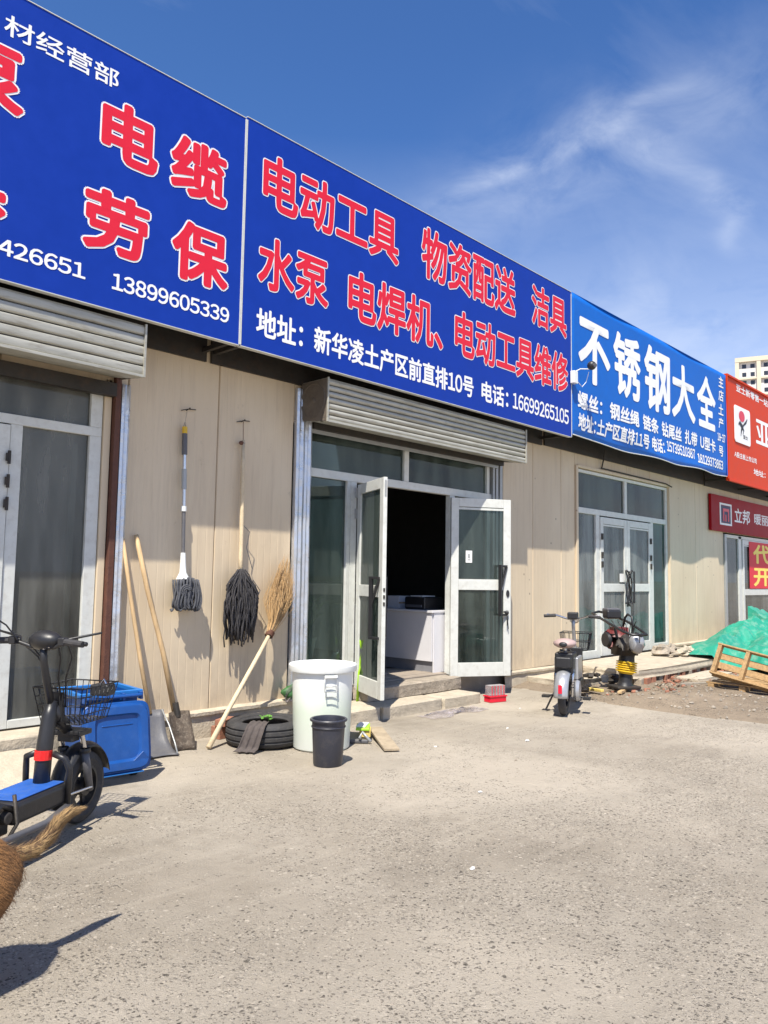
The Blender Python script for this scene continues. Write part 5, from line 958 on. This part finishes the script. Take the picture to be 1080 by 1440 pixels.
# ------------------------------------------------------------------ tamping rammer
rm = thing('tamping_rammer', 'dirty petrol tamping rammer with yellow bellows and black loop handle', 'rammer', (9.36, 4.62, 0), rad(-30))
MR = Matrix.Rotation(rad(9), 3, 'Y')
gg = G(); gg.box(-.18, .16, -.13, .13, .05, .085); 
for v in gg.v: v.z += .03 * (v.x > .1) + .03 * (v.x < -.15)
P('tamping_shoe', gg, 'steel', rm, bevel=.012)
gg = G(); gg.tube([(0, 0, .085), (.005, 0, .14), (.01, 0, .17), (.015, 0, .28)], [.12, .09, .085, .08], 16); P('foot_tube', gg, 'blackp', rm, smooth='auto')
gg = G(); pr = []
for k in range(5): pr += [(.10, k * .028), (.132, k * .028 + .007), (.132, k * .028 + .019), (.10, k * .028 + .026)]
gg.lathe([(.09, -.02)] + pr + [(.09, .15)], Matrix.Translation((.018, 0, .28)) @ Matrix.Rotation(rad(7), 4, 'Y'), 26); P('bellows', gg, 'yellowr', rm, smooth='auto')
gg = G(); gg.tube([(.03, 0, .42), (.035, 0, .47), (.04, 0, .56)], [.10, .095, .11], 14); P('upper_tube', gg, 'blackp', rm, smooth='auto')
gg = G(); gg.box(-.12, .12, -.12, .12, .50, .72); lump(gg, (-.06, -.10, .66), (.11, .08, .10), 4, .2, 10, 7); P('gear_housing', gg, 'steel', rm, bevel=.02)
gg = G(); lump(gg, (.0, .18, .68), (.15, .15, .15), 8, .25, 12, 9); gg.box(-.06, .12, .08, .24, .74, .84); en = P('engine', gg, 'enginered', rm, bevel=.01)
gg = G()
for k in range(7): gg.box(-.14, .10, .10, .26, .60 + k * .025, .608 + k * .025)
P('cooling_fin', gg, 'steel', en)
gg = G(); gg.lathe([(0, -.04), (.09, -.04), (.10, 0), (.07, .03), (0, .03)], Matrix.Translation((-.14, .16, .68)) @ Matrix.Rotation(PI / 2, 4, 'Y'), 18); P('recoil_starter', gg, 'blackp', en, smooth='auto')
gg = G(); lump(gg, (.05, -.20, .66), (.11, .09, .13), 15, .12, 12, 9); P('fuel_tank', gg, 'silver', rm, smooth=True)
gg = G(); gg.tube([(.02, .62, 1.02), (-.12, .56, 1.0), (-.17, .10, .90), (-.16, -.22, .81), (-.12, -.36, .78), (.08, -.36, .78), (.14, -.10, .84), (.15, .15, .91), (.12, .56, 1.0), (.02, .62, 1.02)], .017, 8); P('handle_frame', gg, 'blackp', rm, smooth=True)
gg = G(); gg.box(-.10, .12, .22, .36, .94, 1.06); P('air_filter', gg, 'blackp', rm, bevel=.03); gg = G(); gg.box(-.05, .15, .30, .44, 1.0, 1.08); P('air_filter_lid', gg, 'greyp', rm, bevel=.02)
gg = G(); gg.tube([(.0, .02, .86), (.0, -.02, .97), (.0, -.08, 1.02), (.0, -.17, .99), (.0, -.19, .82)], .015, 8); P('lifting_loop', gg, 'blackp', rm, smooth=True)
gg = G(); gg.cyl((-.02, -.28, .79), (-.02, -.40, .77), .02); gg.tube([(-.02, -.36, .76), (-.03, -.37, .68)], .006, 5); P('throttle_lever', gg, 'blackp', rm)
for s in (-.1, .1): gg = G(); gg.cyl((s, .0, .70), (s * 1.4, .0, .84), .018); P('rubber_mount', gg, 'blackp', rm)
gg = G()
for i in range(6): gg.tube([(-.1 + .04 * i, .28 - .08 * i, .93), (-.05 + .03 * i, .2 - .06 * i, .82 + .02 * i), (.05, .1 - .03 * i, .72)], .006, 5)
P('hose', gg, 'blackp', rm, smooth=True)
t = thing('scrap_parts', 'dark scrap engine parts lying on the side slab behind the moped', 'scrap', (9.0, 5.0, 0)); gg = G(); rn = random.Random(31)
for i in range(16):
    c = (8.75 + rn.uniform(0, .75), 4.95 + rn.uniform(-.12, .22), rn.uniform(.05, .2)); s = rn.uniform(.04, .1)
    if i % 2: gg.beam(c, (c[0] + rn.uniform(-.25, .25), c[1] + rn.uniform(-.1, .1), c[2] + rn.uniform(-.03, .05)), .06, .04)
    else: lump(gg, c, (s, s * .7, s * .6), i, .4, 7, 5)
P('scrap_metal', gg, 'steel', t)

# ------------------------------------------------------------------ pallet and tarpaulin
pe = Vector((0, -.98, -.19)).normalized(); back = Vector((.99, 0, 0)).normalized(); tilt = rad(70); pu = (back * math.cos(tilt) + Zv * math.sin(tilt)).normalized(); pu = (pu - pe * pu.dot(pe)).normalized(); pn = pe.cross(pu).normalized()
if pn.dot(Vector((-1, 0, .2))) < 0: pn = -pn
P0 = Vector((10.58, 3.99, .20))
pa = thing('wooden_pallet', 'wooden pallet tipped up against the tarpaulin heap', 'pallet', P0)
def pbox(u0, u1, v0, v1, n0, n1, nm, m='pallet'):
    gg = G(); V = [P0 + pe * u + pu * v + pn * n for u in (u0, u1) for v in (v0, v1) for n in (n0, n1)]
    gg.add(V, [(0, 1, 3, 2), (4, 6, 7, 5), (0, 4, 5, 1), (2, 3, 7, 6), (0, 2, 6, 4), (1, 5, 7, 3)]); return P(nm, gg, m, pa, bevel=.004)
for u in (.0, .36, .74): pbox(u, u + .05, .045, .42, .001, .095, 'stringer')
for v in (.0, .125, .25): pbox(0, .80, v, v + .085, -.024, -.002, 'deck_board')
pbox(-.01, .81, .422, .442, -.02, .10, 'deck_board'); pbox(-.01, .81, .02, .043, .0, .10, 'deck_board')
lo = thing('wooden_pallet', 'low dark pallet lying flat under the tipped pallet', 'pallet', (10.75, 3.6, 0))
for y in (3.15, 3.55, 3.95): g = G(); g.box(10.55, 11.5, y, y + .08, .015, .10); P('stringer', g, 'pallet', lo, bevel=.004)
for x in (10.55, 10.75, 10.95, 11.15, 11.35): g = G(); g.box(x, x + .1, 3.1, 4.05, .102, .122); P('deck_board', g, 'pallet', lo, bevel=.004)
tp = thing('tarpaulin', 'wrinkled green tarpaulin thrown over a heap behind the pallet', 'tarpaulin', (13.9, 4.2, 0))
def tarpfn(u, v):
    x = 12.2 + 4.9 * u; y = 1.9 + 3.6 * v
    d = max(0, 1 - ((x - 15.0) / 2.5) ** 2) * max(0, 1 - ((y - 3.5) / 1.95) ** 2)
    n_ = noise.noise(Vector((x * 1.2, y * 1.2, 3))); rdg = abs(noise.noise(Vector((x * 1.5 + y * .8, y * 1.1 - x * .5, 7)))); r2 = abs(noise.noise(Vector((x * 3.2 - y, y * 3 + x, 1))))
    h = .72 * d ** .75 * (1 + .15 * n_) + (.34 * (.3 - rdg) + .12 * (.25 - r2)) * min(1, d * 4)
    return Vector((x + .08 * noise.noise(Vector((x, y, 11))), y + .1 * noise.noise(Vector((x * 1.3, y, 13))), max(.0, h) + .012 + .22 * (1 if (y > 4.75 and x < 16.3) else max(0, (y - 4.55) / .2)) * 1.0))
gg = G(); gg.grid(150, 110, tarpfn)
keep = []
def inside(p):
    d = max(0, 1 - ((p.x - 15.0) / 2.5) ** 2) * max(0, 1 - ((p.y - 3.5) / 1.95) ** 2); return d > .03 + .05 * noise.noise(Vector((p.x * 2, p.y * 2, 0)))
gg.f = [f for f in gg.f if all(inside(gg.v[i]) for i in f)]
P('cloth', gg, 'tarp', tp, smooth='auto')
for i, (x, y, z, s, lb) in enumerate(((12.35, 5.45, .27, .13, 'dark rubble lump on the platform left of the tarpaulin'), (12.75, 5.5, .27, .1, 'grey stone on the platform touching the tarpaulin foot'))):
    t = thing('rubble_lump', lb, 'stone', (x, y, z)); gg = G(); lump(gg, (x, y, z + .04), (s * 1.5, s, s * .8), i + 40, .35, 10, 7); lump(gg, (x + .2, y - .08, z + .02), (s * .7, s * .6, s * .5), i + 50, .35, 8, 6); P('rock', gg, 'stone', t)
t = thing('white_sack', 'small crumpled white sack at the foot of the tarpaulin', 'sack', (12.55, 5.2, .24)); gg = G(); lump(gg, (12.55, 5.2, .27), (.22, .12, .055), 33, .8, 16, 10); lump(gg, (12.70, 5.16, .29), (.10, .08, .07), 35, .8, 12, 8); P('sack', gg, 'cement_lt', t)
t = thing('small_wheel', 'black rubber wheel lying at the right end of the pallet', 'wheel', (10.02, 3.0, 0), rad(20)); wheel(t, 0, 0, .12, .06, .06, name='tyre', spokes=4, rimm='steel')

# ------------------------------------------------------------------ far apartment block
ad = rad(52); ex = Vector((math.cos(ad), math.sin(ad), 0)); 
AP = Vector((0, 0, 0)) + (Fv + Rv * ((1040 - 540) / 1081)).normalized() * 300; AP.z = 0
ap = thing('apartment_block', 'tall cream apartment block with small dark windows far behind the red sign', 'building', AP, 0)
ux = Rv * .90 - Vector((Fv.x, Fv.y, 0)) * .43; ux.z = 0; ux.normalize(); un = Vector((ux.y, -ux.x, 0)); un = -un if un.dot(Fv) > 0 else un
TOP = 81.5
def abox(u0, u1, n0, n1, z0, z1, nm, m, par=ap):
    gg = G(); gg.add([AP + ux * u + un * n + Zv * z for u in (u0, u1) for n in (n0, n1) for z in (z0, z1)], [(0, 1, 3, 2), (4, 6, 7, 5), (0, 4, 5, 1), (2, 3, 7, 6), (0, 2, 6, 4), (1, 5, 7, 3)]); return P(nm, gg, m, par)
abox(0, 35, -16, 0, 0, TOP - 1.6, 'wall', 'aptwh')
abox(-.4, 35.4, -16.4, 1.3, TOP - 1.6, TOP, 'parapet', 'aptw')
for k in range(6): abox(k * 7 - .4, k * 7 + .9, .002, 1.2, 0, TOP - 1.602, 'pier', 'aptw')
for fl in range(1, 24):
    z = TOP - 1.6 - 3.0 * fl
    if fl % 2 == 0: abox(.9, 34.6, .002, .9, z - .35, z + .3, 'floor_band', 'aptw')
    if fl > 6: continue
    for k in range(5):
        for a in (1.9, 4.6): abox(k * 7 + a, k * 7 + a + 1.35, .003, .05, z + .8, z + 2.3, 'window', 'aptg')
# ------------------------------------------------------------------ dog at the left edge
dg = thing('dog', 'brown dog with raised golden brushy tail walking out at the left edge', 'dog', (.9, 2.9, 0))
gg = G(); O_ = Vector((.055, .02, .0))
def limb(pts, r): gg.tube([Vector(p) + O_ for p in pts], r, 12); [gg.ell(Vector(p) + O_, (q, q, q), n=12, m=8) for p, q in zip(pts, r)]
limb([(1.04, 2.89, .385), (.98, 2.89, .405), (.88, 2.88, .415), (.72, 2.865, .40), (.55, 2.85, .41), (.47, 2.85, .43)], [.10, .128, .128, .112, .125, .11]); limb([(.50, 2.85, .45), (.42, 2.845, .53), (.36, 2.84, .58)], [.10, .075, .07]); limb([(.36, 2.84, .585), (.30, 2.84, .575), (.20, 2.84, .55), (.16, 2.84, .545)], [.075, .066, .036, .03])
for s_ in (-1, 1):
    yy = 2.89 + s_ * .07; limb([(.98, yy - s_ * .02, .36), (.93, yy, .26), (.90, yy, .20), (.97, yy, .11), (.95, yy, .03), (.90, yy, .02)], [.115, .088, .05, .027, .024, .024])
    yy = 2.85 + s_ * .07; limb([(.52, yy, .34), (.54, yy, .22), (.53, yy, .12), (.53, yy, .03), (.49, yy, .02)], [.075, .04, .028, .024, .024])
body = P('body', gg, 'skin', dg, smooth=True)
md = body.modifiers.new('remesh', 'REMESH'); md.mode = 'VOXEL'; md.voxel_size = .011; md.use_smooth_shade = True
md = body.modifiers.new('smooth', 'SMOOTH'); md.factor = .6; md.iterations = 7
for s in (-1, 1):
    gg = G(); gg.ell((.41, 2.86 + s * .05, .66), (.02, .03, .055)); P('ear', gg, 'furd', dg, smooth=True); gg = G(); gg.ell((.33, 2.86 + s * .045, .615), (.012, .012, .012)); P('eye', gg, 'black', dg, smooth=True)
gg = G(); gg.ell((.185, 2.86, .575), (.018, .02, .015)); P('nose', gg, 'black', dg, smooth=True)
TL = [Vector(p) for p in ((1.10, 2.91, .425), (1.17, 2.93, .425), (1.25, 2.94, .428), (1.305, 2.95, .46), (1.335, 2.955, .498), (1.375, 2.962, .522), (1.43, 2.972, .527))]
TR = [.036, .033, .033, .031, .027, .019, .005]
gg = G(); gg.tube(TL, [r * .8 for r in TR], 10); tail = P('tail', gg, 'furs', dg, smooth=True)
gg = G(); gd = G(); rn = random.Random(77)
for i in range(3200):
    k = rn.random() * 5.95; j = int(k); f = k - j; c = TL[j].lerp(TL[j + 1], f); r = TR[j] + (TR[j + 1] - TR[j]) * f; d = (TL[j + 1] - TL[j]).normalized(); a = rn.uniform(0, 2 * PI)
    x = d.orthogonal().normalized(); y = d.cross(x); nrm = x * math.cos(a) + y * math.sin(a); p = c + nrm * r * .7; tip = p + d * rn.uniform(.02, .045) + nrm * r * rn.uniform(.25, .6); sd_ = d.cross(nrm) * .0011
    tgt = gd if (nrm.z > .1 and k < 3.2 and rn.random() < .55) or rn.random() < .12 else gg
    tgt.add([p - sd_, p + sd_, tip], [(0, 1, 2)])
P('fur', gg, 'furs', tail, kind='stuff'); P('fur', gd, 'furd', tail, kind='stuff')
# short coat on the rump: tufts laid over the evaluated body surface
dgp = bpy.context.evaluated_depsgraph_get(); dgp.update(); bev = body.evaluated_get(dgp); bme = bev.to_mesh(); gg = G(); rn = random.Random(5); k = 0
fs = [(p.center.copy(), p.normal.copy()) for p in bme.polygons if p.center.x + ORG[body].x > .75]
if fs:
    for i in range(14000):
        c, nrm = fs[rn.randrange(len(fs))]; c = c + Vector((rn.gauss(0, .008), rn.gauss(0, .008), rn.gauss(0, .008))); c -= nrm * .002
        d = Vector((.6, 0, -.6)); d = (d - nrm * d.dot(nrm)); d = d.normalized() if d.length > .05 else Vector((0, 0, -1)); tip = c + d * rn.uniform(.014, .028) + nrm * .005; sd_ = d.cross(nrm).normalized() * .0009
        gg.add([c - sd_ + ORG[body], c + sd_ + ORG[body], tip + ORG[body]], [(0, 1, 2)])
    P('fur', gg, 'skin', body, kind='stuff')
bev.to_mesh_clear()
